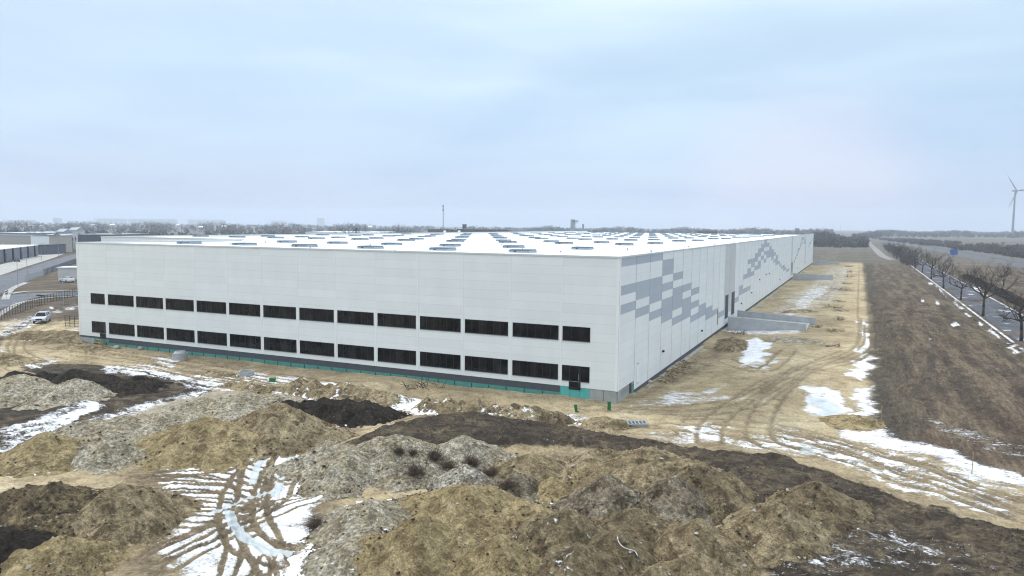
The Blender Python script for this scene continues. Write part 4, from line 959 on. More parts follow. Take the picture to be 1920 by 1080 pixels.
# dry shrubs on the heaps
bpy.context.view_layer.update()
for i, (px, py, rx, rz, lab) in enumerate([(592,984,1.0,.85,'round dark dry bush at the edge of the snow'), (778,882,.95,.6,'dry bush in front of the pale ridge, left of the smooth round gravel heap'), (814,855,.95,.8,'dry bush highest on the pale ridge'),
        (838,872,.8,.7,'brown dry bush directly behind the smooth round gravel heap'), (884,868,1.0,.7,'dry bush right behind the crest of the smooth round gravel heap'), (925,885,.9,.5,'low dry bush right of the smooth round gravel heap'),
        (952,905,.9,.5,'low grey dry bush between round gravel heap and ringed sand heap'), (748,844,.45,.4,'smallest dry bush, on the pale ridge at its left'), (775,848,.5,.4,'small brown tuft on the pale ridge crest')]):
    P = top(px, py+4); tag(twigball('dry_bush', P.x, P.y, P.z-.1, rx*(1.15 if i % 2 else .95), rz*(1.5 if i % 3 else 1.1), 210, 'weed', 50+i, 4, .016), lab, 'dry bush', 'dry bushes among the heaps')
# ================================================================ SMALL SITE THINGS
def ring(px, py, r, h, lab, courses=2):
    P = at(px, py); e = empty('manhole_ring', (P[0], P[1], gz_at(P[0], P[1])-.05), label=lab, cat='concrete ring', group='concrete manhole rings')
    for k in range(courses):
        mb = MB(); a = h*k/courses; b_ = h*(k+1)/courses-.03; mb.lathe([(r-.12, a), (r, a+.01), (r, b_), (r-.12, b_), (r-.12, a)], 'conc', 28); mb.build('ring_course', e)
    if courses == 2: mb = MB(); mb.lathe([(r-.12, h), (r-.1, h+.02), (r*.62, h+.3), (r*.58, h+.3), (r*.5, h+.1)], 'metal', 28); mb.build('cone', e)
ring(338, 675, .95, 1.0, 'tall stacked concrete manhole ring in front of the windows'); ring(462, 706, .85, .6, 'low wide concrete ring beside the snow-streaked ridge', 1)
def post(px, py, w_, h, tilt, lab):
    P = at(px, py); e = empty('green_post', (P[0], P[1], gz_at(P[0], P[1])-.1), .3, label=lab, cat='marker post', group='green marker posts')
    m_ = MB(); m_.box(-w_/2, w_/2, -.09, .09, 0, h, 'green'); m_.build('post', e); m_ = MB(); m_.box(-w_/2-.04, w_/2+.04, -.13, .13, h, h+.07, 'green'); m_.build('cap', e); m_ = MB(); m_.box(w_/2, w_/2+.14, -.05, .05, 0, .16, 'green'); m_.build('spout', e); e.rotation_euler = (0, tilt, .3)
post(1142, 769, .34, .95, 0, 'taller green post at the warehouse corner'); post(1081, 773, .26, .75, -.15, 'shorter leaning green post beside the snow')
P = at(511, 715); e = empty('green_crate', (P[0], P[1], gz_at(P[0], P[1])-.05), .5, label='small green crate at the end of the snow-streaked ridge', cat='crate')
m_ = MB(); m_.box(-.32, .32, -.25, .25, 0, .36, 'green'); m_.build('box', e); m_ = MB(); m_.box(-.35, .35, -.28, .28, .361, .42, 'green'); m_.build('lid', e)
def grate(px, py, lab, mat='metal', a=.85, b=.7, rz=.4):
    P = at(px, py); e = empty('pallet', (P[0], P[1], gz_at(P[0], P[1])+.02), rz, label=lab, cat='pallet')
    m_ = MB()
    for i in range(6): m_.box(-a+2*a*i/5.0-.06, -a+2*a*i/5.0+.06, -b, b, .14, .19, mat)
    m_.build('deck', e); m_ = MB()
    for i in range(4): m_.box(-a-.06, a+.06, -b+2*b*i/3-.07, -b+2*b*i/3+.07, 0, .138, mat)
    m_.build('bearer', e)
grate(1194, 797, 'pale slatted pallet lying on the snow beside the small neat sand heap')
grate(742, 742, 'dark slatted pallet of debris between the two long spoil ridges', 'wood', .9, .6, .1)
# steps
e = empty('timber_steps', (-79.6, -.95, -.45), 0, label='rough timber steps below the left door of the warehouse', cat='steps')
for i in range(3): m_ = MB(); m_.box(-.65, .65, -.45+.36*i, -.11+.36*i, .26+.32*i, .32+.32*i, 'wood'); m_.build('tread', e)
for sx_ in (-.68, .66): m_ = MB(); m_.add([(sx_,-.5,0),(sx_,.62,0),(sx_,.62,.96),(sx_,-.5,.24),(sx_+.05,-.5,0),(sx_+.05,.62,0),(sx_+.05,.62,.96),(sx_+.05,-.5,.24)], [(0,3,2,1),(4,5,6,7),(3,7,6,2),(0,4,7,3),(1,2,6,5)], 'wood'); m_.build('stringer', e)
m_ = MB(); m_.box(.40, .62, -.40, -.2, .97, 1.2, 'darkmetal')
# stacked steel gate panel at the left edge of the building
P = at(136, 613); e = empty('gate_panel', (P[0], P[1], P[2]), .15, label='black steel mesh gate panel standing beside the left corner of the warehouse', cat='gate panel')
m_ = MB(); [m_.tube((x, 0, 0), (x, 0, 2.0), .05, .05, 'darkmetal', 6) for x in (-1.6, -.55, .5, 1.6)]; m_.build('post', e)
m_ = MB(); [m_.tube((-1.6, 0, z), (1.6, 0, z), .035, .035, 'darkmetal', 6) for z in (.15, .6, 1.05, 1.5, 1.95)]; [m_.tube((-1.6+.16*k, 0, .1), (-1.6+.16*k, 0, 1.98), .01, .01, 'darkmetal', 4) for k in range(21)]; m_.build('rail', e)
# stones and debris
def debris(px, py, kind, s, lab, seed):
    P = at(px, py); rnd = random.Random(seed); mb = MB()
    if kind == 'stone':
        n = 12
        vs = []
        for k, (rr2, zz) in enumerate([(.75, -.1), (1, .25), (.8, .55), (.3, .72)]):
            for i in range(n): q = 6.283*i/n; j2 = rnd.uniform(.75, 1.15); vs.append((math.cos(q)*rr2*s*j2, math.sin(q)*rr2*s*.75*j2, zz*s*rnd.uniform(.85, 1.1)))
        fs = [(k*n+i, k*n+(i+1) % n, (k+1)*n+(i+1) % n, (k+1)*n+i) for k in range(3) for i in range(n)]+[tuple(range(3*n, 4*n))]
        mb.add(vs, fs, 'rock'); o = mb.build('stone', None, True); cat = 'stone'; g_ = 'stones by the warehouse'
    else:
        for i in range(34):
            a = Vector((rnd.uniform(-1,1)*s*1.4, rnd.uniform(-1,1)*s*.7, rnd.uniform(0,.3))); d = Vector((rnd.uniform(-1,1), rnd.uniform(-1,1), rnd.uniform(-.05,1.0)))*s*.7
            mb.tube(a, a+d, .035, .02, 'weed' if i % 3 else 'bark', 4, False)
        o = mb.build('brushwood', None); cat = 'brushwood'; g_ = 'brushwood and debris dumped on the apron'
    o.location = (P[0], P[1], gz_at(P[0], P[1])-.02); o.rotation_euler = (0, 0, rnd.uniform(0, 3)); tag(o, lab, cat, g_)
for i, (px, py, s_, lab) in enumerate([(219,654,.7,'flat pale stone block left of the tall manhole ring'), (263,655,.6,'stone slab leaning by the teal boards'), (1217,718,.5,'pale stone at the foot of the side wall, nearest the corner'), (1241,706,.5,'pale stone at the foot of the side wall, second from the corner'), (1262,690,.45,'pale stone at the foot of the side wall, third from the corner'), (1276,684,.4,'pale stone at the foot of the side wall, farthest')]):
    debris(px, py, 'stone', s_, lab, i)
ap = [(1558,651),(1567,623),(1575,601),(1577,584),(1576,566),(1586,545),(1589,533),(1591,520),(1592,511),(1594,501),(1570,543),(1560,578)]
nm = ['nearest on the sandy apron', 'second on the sandy apron, level with the ramp wall end', 'third, beside the nearest ramp end', 'fourth, behind the ramp ends', 'fifth, on the worn strip', 'sixth, half way along the worn strip', 'seventh along the worn strip', 'eighth along the worn strip', 'ninth along the worn strip', 'farthest on the apron', 'small and set apart to the left of the strip', 'thin, beside the snow streaks']
for i, (px, py) in enumerate(ap): debris(px, py, 'brush', 1.1 if i < 5 else 1.5, 'dark brushwood dump, '+nm[i], 90+i)
debris(795, 727, 'brush', 1.6, 'brushwood lying behind the long brown spoil ridge', 120); debris(1530, 614, 'brush', .8, 'dark debris at the end of the nearest ramp wall', 121); debris(1387, 627, 'brush', .9, 'dark debris on the earth dump near the wall', 122)
# surveying stakes
for i, (px, py, h, lab) in enumerate([(1822,889,1.7,'thin stake standing in the snow at the right edge'), (1652,790,1.5,'thin stake at the corner of the brown field'), (907,765,1.3,'pale stake in the brown spoil ridge'), (161,678,1.2,'thin stake in the snow left of the manhole ring'), (1411,838,.5,'short grey stub in the snow beside the black soil')]):
    P = top(px, py); m_ = MB(); m_.tube((0,0,-.3), (.03,.02,h), .03, .022, 'wood', 6); m_.box(-.06, .06, -.02, .02, h-.2, h-.05, 'wood'); o = m_.build('survey_stake'); o.location = P; tag(o, lab, 'stake', 'survey stakes')
# pale cable on the brown heap
pts = [top(*q) for q in smoothline([(1158,1008),(1160,1018),(1168,1027),(1180,1032),(1190,1035),(1196,1045)], 4)]
m_ = MB()
for a, b_ in zip(pts[:-1], pts[1:]):
    if (b_-a).length < 1.2: m_.tube(a+Vector((0,0,.05)), b_+Vector((0,0,.05)), .025, .025, 'pvc', 6)
tag(m_.build('cable'), 'thin pale cable curling down the brown heap at the bottom edge', 'cable')
# ================================================================ VEHICLES
def car(loc, rz, paint, lab, group, lit=False, scale=1.0, suv=True):
    """x forward"""
    e = empty('parked_car' if not lit else 'moving_car', loc, rz, label=lab, cat='car', group=group)
    L, Wd = 4.6, 1.85; hh = 1.62 if suv else 1.42
    prof = [(2.28,.38),(2.30,.62),(2.18,.86),(1.9,.97),(1.15,1.06),(.95,1.08),(-1.95,1.10),(-2.22,1.0),(-2.28,.6),(-2.2,.36)]
    m_ = MB(); n = len(prof); vs = []
    for yy, ins in ((-Wd/2, .0), (-Wd/2+.06, 1), (Wd/2-.06, 1), (Wd/2, 0)):
        for x, z in prof: vs.append((x*(1 if ins else .985), yy, z+(.03 if ins and z > .8 else 0)))
    fs = []
    for k in range(3):
        for i in range(n): fs.append((k*n+i, k*n+(i+1) % n, (k+1)*n+(i+1) % n, (k+1)*n+i))
    fs += [tuple(range(n))[::-1], tuple(range(3*n, 4*n))]
    m_.add(vs, fs, paint); m_.build('body', e, False)
    c_ = MB(); b0 = [(1.05,-.82,1.08),(1.05,.82,1.08),(-2.0,.84,1.08),(-2.0,-.84,1.08)]; t0 = [(.25,-.62,hh),(.25,.62,hh),(-1.7,.64,hh-.04),(-1.7,-.64,hh-.04)]
    c_.add(b0+t0, [(0,1,5,4),(1,2,6,5),(2,3,7,6),(3,0,4,7)], 'glass'); g_ = c_.build('windows', e)
    r_2 = MB(); r_2.box(-1.68, .22, -.63, .63, hh-.03, hh+.035, paint)
    for (a, b_) in zip(b0, t0): r_2.tube(a, b_, .05, .045, paint, 5)
    for s_ in (-1, 1): r_2.tube((-.5, s_*.84, 1.08), (-.55, s_*.64, hh), .05, .05, paint, 5)
    r_2.build('roof', e)
    for x in (1.4, -1.4):
        for s_ in (-1, 1):
            w_ = MB(); w_.tube((x, s_*.72, .34), (x, s_*.95, .34), .34, .34, 'tyre', 18); o = w_.build('wheel', e)
            w_ = MB(); w_.tube((x, s_*.951, .34), (x, s_*.965, .34), .21, .19, 'metal', 12); w_.build('rim', o)
    for s_ in (-1, 1):
        w_ = MB(); w_.box(2.18, 2.32, s_*.66-.2, s_*.66+.2, .68, .84, 'lamp' if lit else 'lens'); w_.build('headlight', e)
        w_ = MB(); w_.box(.72, .92, s_*1.0-.1, s_*1.0+.1, 1.05, 1.2, paint); w_.build('mirror', e)
    w_ = MB(); w_.box(2.29, 2.325, -.44, .44, .58, .84, 'frame'); w_.box(2.26, 2.33, -.8, .8, .36, .5, 'frame'); w_.build('grille', e)
    w_ = MB(); w_.box(2.331, 2.345, -.26, .26, .42, .52, 'whiteplastic'); w_.build('number_plate', e)
    e.scale = (scale,)*3; return e
P = at(79, 604); car((P[0], P[1], gz_at(P[0], P[1])+.02), R(-44), 'car_silver', 'silver car facing the camera on the sandy track at the left', 'cars left of the warehouse', scale=1.1)
P = at(125, 529); car((P[0], P[1], P[2]), R(175), 'car_white', 'white hatchback side-on in front of the pale shed', 'cars left of the warehouse', suv=False, scale=1.1)
P = at(143, 528); car((P[0]+1, P[1]+3, P[2]), R(175), 'car_red', 'dark red car half hidden by the warehouse, behind the white hatchback', 'cars left of the warehouse', suv=False, scale=1.1)
P = at(32, 491); car((P[0], P[1], P[2]), R(150), 'car_dark', 'dark car parked at the foot of the grey dock hall', 'cars left of the warehouse', suv=False, scale=1.1)
for i, (px, py, lit, mt, lab) in enumerate([(1665,460,1,'car_white','white van-sized car with bright headlamps on the motorway'), (1681,463,1,'car_dark','dark car with headlamps, nearest on the motorway'), (1636,445,1,'car_dark','small car far along the motorway'), (1645,442,1,'car_dark','farthest car on the motorway, lamps glowing yellow')]):
    P = at(px, py); car((P[0], P[1], -.3), R(-93), mt, lab, 'cars driving on the motorway', True, 1.3)
# ================================================================ LEFT INDUSTRIAL AREA
def hall(name, A, B, depth, h, wallm, roofm, lab, cat='hall', group='industrial halls at the left', docks=0, dockm='cladd', canopy=False, zb=-.4, strips=None, rooftop=0, fascia=None):
    """front wall from A to B (xy), body extends to the left-hand side of A->B by depth"""
    A = np.array(A[:2], float); B = np.array(B[:2], float); L = float(np.linalg.norm(B-A)); d = (B-A)/L
    e = empty(name, (A[0], A[1], zb), math.atan2(d[1], d[0]), label=lab, cat=cat, group=group)
    m_ = MB(); m_.box(0, L, 0, depth, 0, h, wallm); m_.build('wall', e)
    m_ = MB(); m_.box(-.2, L+.2, -.2, depth+.2, h, h+.35, roofm); m_.build('roof', e)
    if fascia: m_ = MB(); m_.box(-.25, L+.25, -.3, -.21, h-.9, h+.4, fascia); m_.build('fascia', e)
    if docks:
        for i in range(docks):
            x = L*(i+.5)/docks; w_ = min(3.0, L/docks*.5)
            m_ = MB(); m_.box(x-w_/2, x+w_/2, -.25, -.02, .2, min(h-1.0, 3.8), dockm); o = m_.build('dock_door', e)
            m_ = MB(); m_.box(x-w_/2-.25, x-w_/2-.02, -.6, -.02, 0, h+.2, 'frame'); m_.build('downpipe', e)
    if rooftop:
        rnd = random.Random(int(L))
        for i in range(rooftop):
            x = rnd.uniform(.05, .95)*L; y = rnd.uniform(.1, .9)*depth; m_ = MB(); m_.box(x-1.4, x+1.4, y-1, y+1, h+.35, h+1.3, 'metal'); m_.box(x-.6, x+.6, y-.5, y+.5, h+1.3, h+1.5, 'darkmetal'); m_.build('roof_unit', e)
    return e
a = at(-160, 520); b_ = at(72, 480); hall('dock_hall', a, b_, 60, 5.6, 'cladm', 'snowroof', 'low grey dock hall with dark downpipes and a snowy roof', docks=12, dockm='cladd', rooftop=4)
a = at(-200, 462.0+9); b_ = at(110, 473.5); A2 = np.array(a[:2]); B2 = np.array(b_[:2])
hall('beige_hall', a, b_, 14, 9.6, 'beige', 'greyroof', 'long beige hall behind the dock hall, with a pale grey roof', rooftop=3)
e2 = np.array(at(110, 473.2)[:2])
# white end bay with vertical dark strips
a = at(110.5, 473.3); b_ = at(150, 467); e = hall('white_office', a, b_, 14, 9.6, 'trim', 'greyroof', 'white building with dark vertical strips joined to the beige hall', group=None)
Lx = float(np.linalg.norm(np.array(b_[:2])-np.array(a[:2])))
for i in range(7):
    x = Lx*(i+.35)/7; m_ = MB(); m_.box(x-.5, x+.5, -.22, -.03, .4 if i in (1, 4) else 4.6, 9.0, 'cladm'); o = m_.build('window_strip', e); m_ = MB(); m_.box(x+.8, x+3.0, -.15, -.03, 6.2, 8.0, 'glass'); m_.build('window', e)
def farbox(px0, px1, ytop, depth, thick, wallm, roofm, lab, cat='building', name='hall', group=None, wins=0, wm='glass', zb=-.4, rooftop=0, gable=False):
    a = far(px0, ytop, depth); b_ = far(px1, ytop, depth); h = (a[2]+b_[2])/2-zb
    e = hall(name, a, b_, thick, h-(.35 if not gable else 0), wallm, roofm, lab, cat, group, zb=zb, rooftop=rooftop)
    L = float(np.linalg.norm(b_[:2]-a[:2]))
    if wins:
        nf = max(1, int(h/3.2)); cols = wins
        m_ = MB(); m_.box(-L/cols*.28, L/cols*.28, -.12, -.02, 0, 1.4, wm); o = m_.build('window', e); first = True
        for k in range(nf):
            for i in range(cols):
                if not first: o = o.copy(); C.objects.link(o); o.parent = e
                first = False; o.location = (L*(i+.5)/cols, 0, 1+3.1*k)
    if gable:
        m_ = MB(); m_.add([(-.4,-.4,h+.1),(L+.4,-.4,h+.1),(L+.4,thick+.4,h+.1),(-.4,thick+.4,h+.1),(-.4,thick/2,h+thick*.2),(L+.4,thick/2,h+thick*.2)], [(0,1,5,4),(2,3,4,5),(1,2,5),(3,0,4)], roofm); m_.build('gable', e)
    return e
IG = 'industrial halls at the left'
farbox(146,214,439.2,470,45,'cladd','greyroof','dark corrugated hall with a flat roof left of the warehouse roof', group=IG, rooftop=5)
farbox(56,82,459,405,20,'cladd','darkmetal','dark blocky store at the end of the dock hall', group=IG)
farbox(60,150,441,500,70,'cladm','snowroof','low hall with snow on its roof between the beige and dark halls', group=IG, rooftop=8)
farbox(0,58,436,640,60,'cladm','snowroof','low dark hall with a pale roof at the far left', group=IG, rooftop=6)
farbox(78,128,434,700,40,'cladd','greyroof','thin dark-roofed hall behind the small white houses', group=IG, rooftop=3)
HG = 'houses among the distant trees'
hs = [(105,118,435,560,'beige','greyroof','pale house with a grey roof behind the industrial halls'), (128,142,432,580,'housew','greyroof','taller white house behind the industrial halls')]
for x0, x1, yt, d, wm, rm, lb in hs: farbox(x0, x1, yt, d, 12, wm, rm, lb, 'house', 'house', HG, wins=3, gable=True)
rnd = random.Random(4)
side_words = ['at the left edge of the photo', 'left of the apartment blocks', 'above the dock hall', 'above the beige hall', 'above the white office', 'above the dark hall', 'just left of the warehouse roof', 'above the roof corner', 'above the stepped roof', 'near the small red trucks', 'right of the red trucks', 'left of the lone bare tree', 'beside the lone bare tree', 'right of the two low trees', 'near the tall mast']
for i, x0 in enumerate([5,28,52,72,95,168,205,262,330,372,415,470,530,585,690]):
    wdt = rnd.uniform(4, 9); wm, rm = rnd.choice([('housew','tileroof'),('beige','greyroof'),('housew','snowroof'),('brickb','tileroof')])
    farbox(x0, x0+wdt, 421.5+rnd.uniform(-1, 3)+x0*.006, rnd.uniform(1150, 1600), 10, wm, rm, 'small distant house '+side_words[i], 'house', 'house', HG, wins=2, gable=True)
AG = 'pale apartment blocks on the hazy horizon'
for x0, x1, yt, d, lb in [(33,62,412.5,2100,'long slab block at the far left of the horizon'), (99,112,408.5,2300,'narrow tall block left of centre of the hazy skyline'), (180,235,410,2500,'long pale block above the dark hall'), (240,330,411,2600,'longest pale block above the warehouse corner'), (352,420,412,2600,'long low block above the stepped roof'), (508,535,414,2700,'short pale block above the red trucks'), (594,607,409,2700,'tall narrow tower left of the lone tree')]:
    farbox(x0, x1, yt, d*1.9, 25, 'housew', 'greyroof', 'hazy apartment block, '+lb, 'apartment block', 'apartment_block', AG, wins=5, wm='metal')  # pale walls and grey windows: part of the haze is put into their colour
# brick plant, mast, silo tower behind the roof
farbox(802,848,430,640,40,'brickb','darkmetal','brown brick building behind the roof, left of its grey gap', 'building', 'brick_building', None, wins=6)
farbox(839,856,430.6,646,30,'cladm','greyroof','grey link block between the two brown brick buildings', 'building', 'brick_building')
farbox(857,953,430.2,640,50,'brickb','darkmetal','longer brown brick building behind the roof', 'building', 'brick_building', None, wins=14, rooftop=7)
farbox(953,985,431.5,660,40,'cladm','greyroof','grey hall end right of the brown brick building', 'building', 'brick_building')
e = farbox(867,874,420.5,650,8,'cladd','darkmetal','dark square roof tower on the brick building', 'tower', 'roof_tower')
for px, lb in ((834, 'white storage dome left, before the brick building'), (861, 'white storage dome right, before the brick building')):
    P = far(px, 436, 470); m_ = MB(); m_.lathe([(1.1,-16),(1.1,-.3),(1.05,.4),(.75,1.0),(.3,1.3),(0,1.35)], 'whiteplastic', 16); o = m_.build('dome_vent', None, True); o.location = (P[0], P[1], P[2]); tag(o, lb, 'dome', 'white domes behind the roof')
def mast(px, ytop, d, r, lab, panels=0, arms=False, name='mast', group=None):
    P = far(px, ytop, d); H_ = P[2]+.4; e = empty(name, (P[0], P[1], -.4), label=lab, cat='mast', group=group)
    m_ = MB(); m_.tube((0,0,0), (0,0,H_), r*1.3, r*.7, 'metal', 8); m_.build('pole', e)
    for k in range(panels):
        m_ = MB(); q = k*2.09; m_.box(-.25, .25, r+.1, r+.45, H_-2.2, H_-.2, 'metal'); o = m_.build('antenna', e); o.rotation_euler = (0,0,q)
        m_ = MB(); m_.box(-.25, .25, r+.1, r+.4, H_-5.2, H_-3.4, 'metal'); o = m_.build('antenna', e); o.rotation_euler = (0,0,q+.6)
    if arms: m_ = MB(); m_.box(-2.4, 2.4, -.2, .2, H_-1.2, H_-.3, 'darkmetal'); m_.tube((-2.2,0,H_-1.2), (0,0,H_-3.2), .15, .15, 'darkmetal'); m_.tube((2.2,0,H_-1.2), (0,0,H_-3.2), .15, .15, 'darkmetal'); m_.build('head_frame', e)
    return e
mast(831, 384, 640, .40, 'tall grey telecom mast with antennas behind the brick building', 3)
mast(1079.5, 413, 700, .22, 'dark floodlight mast with a wide head before the grey silo tower', 0, True)
mast(1266, 417, 1500, .35, 'thin hazy mast on the horizon right of the silo tower', 0); mast(177, 408, 1700, .5, 'thin hazy mast on the left horizon', 0)
for i, (px, yt) in enumerate([(1492,419),(1532,421),(1563,422),(1576,421),(1594,422)]): mast(px, yt, 2000, .3, 'faint thin pylon %s on the horizon behind the far corner' % ['leftmost', 'second', 'third', 'fourth', 'rightmost'][i], 0, group='pylons on the right horizon')
farbox(1071,1078,411.5,800,8,'metal','greyroof','pale grey silo tower rising behind the roof', 'tower', 'silo_tower', None)
farbox(1494,1499,428,1400,9,'cladd','greyroof','tiny dark tower on the horizon at the far corner of the warehouse', 'tower', 'silo_tower')
farbox(1092,1095,420,1200,4,'cladm','greyroof','slim grey chimney block right of the silo tower', 'tower', 'silo_tower')
e = farbox(1308,1345,431.5,900,12,'brickb','greyroof','reddish flats with dark balconies behind the far roof', 'building', 'flats', None, wins=7)
for i, (x0, x1, lb) in enumerate([(338,365,'dark parked lorry seen over the stepped roof'),(395,412,'small reddish lorry over the roof, left'),(452,462,'small red lorry over the roof, middle'),(485,490,'red lorry cab over the roof'),(564,570,'red lorry cab left of the bare tree')]):
    P = far((x0+x1)/2, 438.5, 620); wd = (x1-x0)/F_PX*620; e = empty('lorry', (P[0], P[1], -.4), .4, label=lb, cat='lorry', group='lorries behind the roof')
    m_ = MB(); m_.box(-wd*.5, wd*.3, -1.2, 1.2, 1.0, 3.7, 'cladd' if i == 0 else 'cladm'); m_.build('trailer', e); m_ = MB(); m_.box(wd*.31, wd*.5, -1.2, 1.2, .7, 3.4, 'car_red'); m_.box(wd*.5, wd*.5+.05, -1.0, 1.0, 2, 3, 'glass'); m_.build('cab', e)
    m_ = MB(); [m_.tube((x*wd, -1.15, .5), (x*wd, 1.15, .5), .5, .5, 'tyre', 12) for x in (-.4, -.25, .4)]; m_.build('wheel', e)
# snow field behind the roof
P = [tuple(far(px, py, d)[:2]) for px, py, d in ((575,436,480),(660,436,480),(730,436,490),(740,436,700),(590,436,700))]
m_ = MB(); m_.add([(x, y, -.2) for x, y in P], [(0,1,2,3,4)], 'snowroof'); tag(m_.build('snow_field'), kind='structure')
farbox(573,648,435.3,470,60,'snowroof','snowroof','low hall with a smooth snow-covered roof behind the white roof, left of the lone tree', 'hall', 'snowy_hall', 'snow-covered halls behind the roof'); farbox(668,714,435.6,480,60,'snowroof','snowroof','low hall with a smooth snow-covered roof behind the white roof, right of the lone tree', 'hall', 'snowy_hall', 'snow-covered halls behind the roof')
# shed by the cars
a = at(109, 524); b_ = at(150, 524); hall('shed', a, b_, 6, 3.6, 'housew', 'snowroof', 'pale flat-roofed shed behind the white hatchback', 'shed', None)
P = at(10, 498); m_ = MB()
# fences
def fence(A, B, n, h, lab, rails=True, name='fence', mat='darkmetal', group='fences left of the warehouse', r=.05, mesh=True):
    A = np.array(A[:2]); B = np.array(B[:2]); L = float(np.linalg.norm(B-A)); d = (B-A)/L; e = empty(name, (A[0], A[1], float(base(*A))), math.atan2(d[1], d[0]), label=lab, cat='fence', group=group)
    pm = None
    for i in range(n+1):
        if pm is None: m_ = MB(); m_.tube((0,0,-.3), (0,0,h), r, r, mat, 6); o = pm = m_.build('post', e)
        else: o = pm.copy(); C.objects.link(o); o.parent = e
        o.location = (L*i/n, 0, 0)
    if mesh:
        m_ = MB(); 
        for z in (.1, h*.5, h-.08): m_.box(0, L, -.015, .015, z, z+.03, mat)
        k = int(L/.28)
        for i in range(k): m_.box(L*i/k, L*i/k+.014, -.008, .008, .05, h-.02, mat)
        m_.build('mesh_panel', e)
    return e
fence(at(-90, 634), at(78, 572), 30, 2.0, 'dark mesh fence between the road and the silver car')
fence(at(78, 572), at(150, 553), 14, 2.0, 'continuation of the dark mesh fence behind the sandy track')
fence(at(82, 517), at(150, 491), 36, 2.2, 'long dense dark fence beside the main road at the left', r=.07)
fence(at(48, 528), at(82, 518), 9, 2.0, 'thin grey fence on the verge joining the dense dark fence', mat='metal')
# lamps along the left road
LG = 'street lamps at the left'
def lamp(px, py, h, lab):
    P = at(px, py); e = empty('street_lamp', tuple(P), .6, label=lab, cat='street lamp', group=LG)
    m_ = MB(); m_.tube((0,0,0), (0,0,h), .09, .05, 'metal', 8); m_.build('pole', e); m_ = MB(); m_.box(-.05, 1.1, -.05, .05, h-.05, h+.02, 'metal'); m_.build('arm', e); m_ = MB(); m_.box(.8, 1.5, -.13, .13, h-.06, h+.05, 'cladm'); m_.build('lamp_head', e)
lamp(34, 541, 8, 'slim street lamp on the left side of the road'); lamp(52, 530, 8.5, 'tall street lamp beside the curved pavement'); lamp(53, 556, 7, 'street lamp beside the side road'); lamp(110, 480, 8, 'distant street lamp beside the road near the warehouse edge'); lamp(78, 489, 8, 'far street lamp on the verge before the dock hall'); lamp(119, 572, 6, 'lamp post behind the silver car at the fence')
# traffic marker
P = at(13, 563); e = empty('road_sign', tuple(P), 1.2, label='small red and white chevron sign at the road bend', cat='road sign')
m_ = MB(); m_.tube((0,0,0), (0,0,2.4), .04, .04, 'metal', 6); m_.build('pole', e); m_ = MB(); m_.box(-.35, .35, -.06, -.03, 1.2, 2.4, 'whiteplastic'); m_.build('plate', e); m_ = MB(); m_.add([(-.3,-.07,1.3),(.3,-.07,1.6),(.3,-.07,1.85),(-.3,-.07,1.55)], [(0,1,2,3)], 'car_red'); m_.add([(-.3,-.07,1.8),(.3,-.07,2.1),(.3,-.07,2.35),(-.3,-.07,2.05)], [(0,1,2,3)], 'car_red'); m_.build('chevron', e)
# ================================================================ RIGHT: sign, turbine
P = at(1788, 482); e = empty('motorway_sign', (P[0], P[1], P[2]), R(8), label='blue direction sign beside the motorway', cat='road sign')
D_ = math.hypot(P[0]-CAM[0], P[1]-CAM[1]); ww = 11/F_PX*D_; z1 = 18.4-(466.5-432)/F_PX*D_; hh_ = 8/F_PX*D_
m_ = MB(); m_.box(-ww/2, ww/2, -.1, .1, z1-hh_+.35, z1+.35, 'blue'); m_.build('sign_face', e)
m_ = MB(); [m_.tube((s_*ww*.35, .15, 0), (s_*ww*.35, .15, z1), .1, .1, 'metal', 6) for s_ in (-1, 1)]; m_.build('post', e)
m_ = MB(); m_.box(-ww*.4, -ww*.05, -.13, -.11, z1-hh_*.35, z1-hh_*.30, 'metal'); m_.box(-ww*.4, ww*.1, -.13, -.11, z1-hh_*.6, z1-hh_*.55, 'metal'); m_.build('lettering', e)
hubp = far(1903.5, 358, 1560); e = empty('wind_turbine', (hubp[0], hubp[1], -.4), YAW+R(10), label='white three-bladed wind turbine at the right edge', cat='wind turbine')
HB = hubp[2]+.4
m_ = MB(); m_.lathe([(2.6,-1),(2.3,HB*.3),(1.9,HB*.65),(1.4,HB-1.5)], 'turbine', 20); m_.build('tower', e, True)
m_ = MB(); m_.box(-1.8, 1.8, -3.5, 6, HB-1.7, HB+1.9, 'turbine'); m_.build('nacelle', e)
rot = MB(); rot.lathe([(0,0),(1.3,.3),(1.9,1.6),(1.9,3)], 'turbine', 16); o = rot.build('hub', e, True); o.location = (0, -6.4, HB); o.rotation_euler = (R(-90), 0, 0)
o = None
for k, ang in enumerate((R(129), R(6), R(-118))):
    bl_ = MB(); vs = []; n = 14; Lb = 41
    for i in range(n+1):
        t_ = i/n; ch = (1.2+2.6*math.sin(min(1, t_*4)*1.57))*(1-t_)**.75+.25; th_ = .35*ch*.5*(1-.6*t_)
        if t_ < .05: ch = 1.9; th_ = .9
        for q in ((-.35*ch,0),(0,-th_),(.65*ch,0),(0,th_)): vs.append((t_*Lb, q[1], q[0]))
    fs = [(i*4+j_, i*4+(j_+1) % 4, (i+1)*4+(j_+1) % 4, (i+1)*4+j_) for i in range(n) for j_ in range(4)]+[(n*4, n*4+1, n*4+2, n*4+3)]
    bl_.add(vs, fs, 'turbine'); o = bl_.build('blade', e, True); o.location = (0, -5.2, HB); o.rotation_euler = (0, -ang, 0)
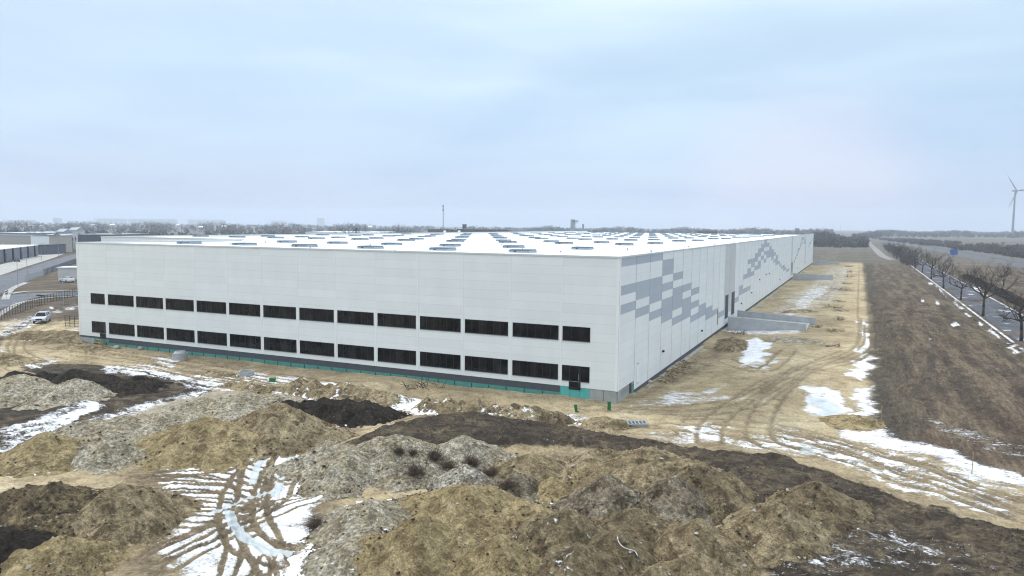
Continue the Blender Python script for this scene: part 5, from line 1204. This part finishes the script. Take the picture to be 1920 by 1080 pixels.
# ================================================================ STALKS on soil and field
def stalks(name, n, area, mat, hmin, hmax, lab, cat, seed, keepfn=None, wdt=.035):
    rs_ = np.random.RandomState(seed); x = rs_.uniform(area[0], area[1], n); y = rs_.uniform(area[2], area[3], n)
    cl_ = fbm(x*.5, y*.5, seed, 3); k = cl_ > rs_.uniform(-.35, .55, n)
    if keepfn is not None: k &= keepfn(x, y)
    x, y = x[k], y[k]; m_ = len(x)
    dd = np.hypot(x-CAM[0], y-CAM[1]); aa = np.degrees(-(np.arctan2(y-CAM[1], x-CAM[0])-YAW-math.pi/2)); aa = (aa+180) % 360-180
    ii = np.clip(np.searchsorted(rr, dd), 1, len(rr)-1); jj = np.clip(np.searchsorted(th_c, aa), 0, len(th_c)-1); z = Zg[ii, jj]-.03
    q = rs_.uniform(0, 6.28, m_); h = rs_.uniform(hmin, hmax, m_); lx = rs_.normal(0, 1.1, m_)*h; ly = rs_.normal(0, 1.1, m_)*h; w_ = wdt*(.6+dd/110)
    b0 = np.stack([x-np.cos(q)*w_, y-np.sin(q)*w_, z], -1); b1 = np.stack([x+np.cos(q)*w_, y+np.sin(q)*w_, z], -1)
    t1 = np.stack([x+lx+np.cos(q)*w_*.4, y+ly+np.sin(q)*w_*.4, z+h], -1); t0 = np.stack([x+lx-np.cos(q)*w_*.4, y+ly-np.sin(q)*w_*.4, z+h], -1)
    Vt = np.stack([b0, b1, t1, t0], 1).reshape(-1, 3)
    o = npmesh(name, Vt, np.arange(len(Vt)).reshape(-1, 4), M[mat], smooth=False); tag(o, lab, cat, kind='stuff')
in_pl = lambda x, y: polydist(x, y, plateau) < -.3
stalks('dead_weeds', 30000, (-26, 45, -52, -8), 'darkstalk', .05, .20, 'dark dead weeds on the black soil', 'weeds', 5, in_pl)
stalks('dry_grass', 26000, (-26, 45, -52, -8), 'drystalk', .05, .16, 'straw-coloured dead grass on the black soil', 'dead grass', 6, in_pl, .02)
infield = lambda x, y: (x > 25.2) & (y > -6+(30-np.minimum(x, 30))*2-(x-30)*.6) & (x < 44.5)
stalks('field_grass', 30000, (25, 44.5, -25, 130), 'fieldstalk', .04, .13, 'dead brown grass and weeds of the field bank', 'dead grass', 7, infield)
stalks('field_grass', 22000, (25, 44.5, -25, 130), 'drystalk', .05, .16, 'pale dry grass of the field bank', 'dead grass', 8, infield, .022)
# ================================================================ HAZE
m, t, bs = newmat('haze_air'); t.nodes.remove(bs)
vp = N(t, 'ShaderNodeVolumePrincipled'); vp.inputs['Color'].default_value = (.76,.86,1.0,1); vp.inputs['Density'].default_value = 0.00023; vp.inputs['Anisotropy'].default_value = 0.0
t.links.new(vp.outputs[0], t.nodes['Material Output'].inputs['Volume'])
mb = MB(); mb.box(-6400, 6400, -6400, 6400, -3.5, 150, m); tag(mb.build('haze'), kind='stuff', label='thin cold haze over the plain', cat='haze')
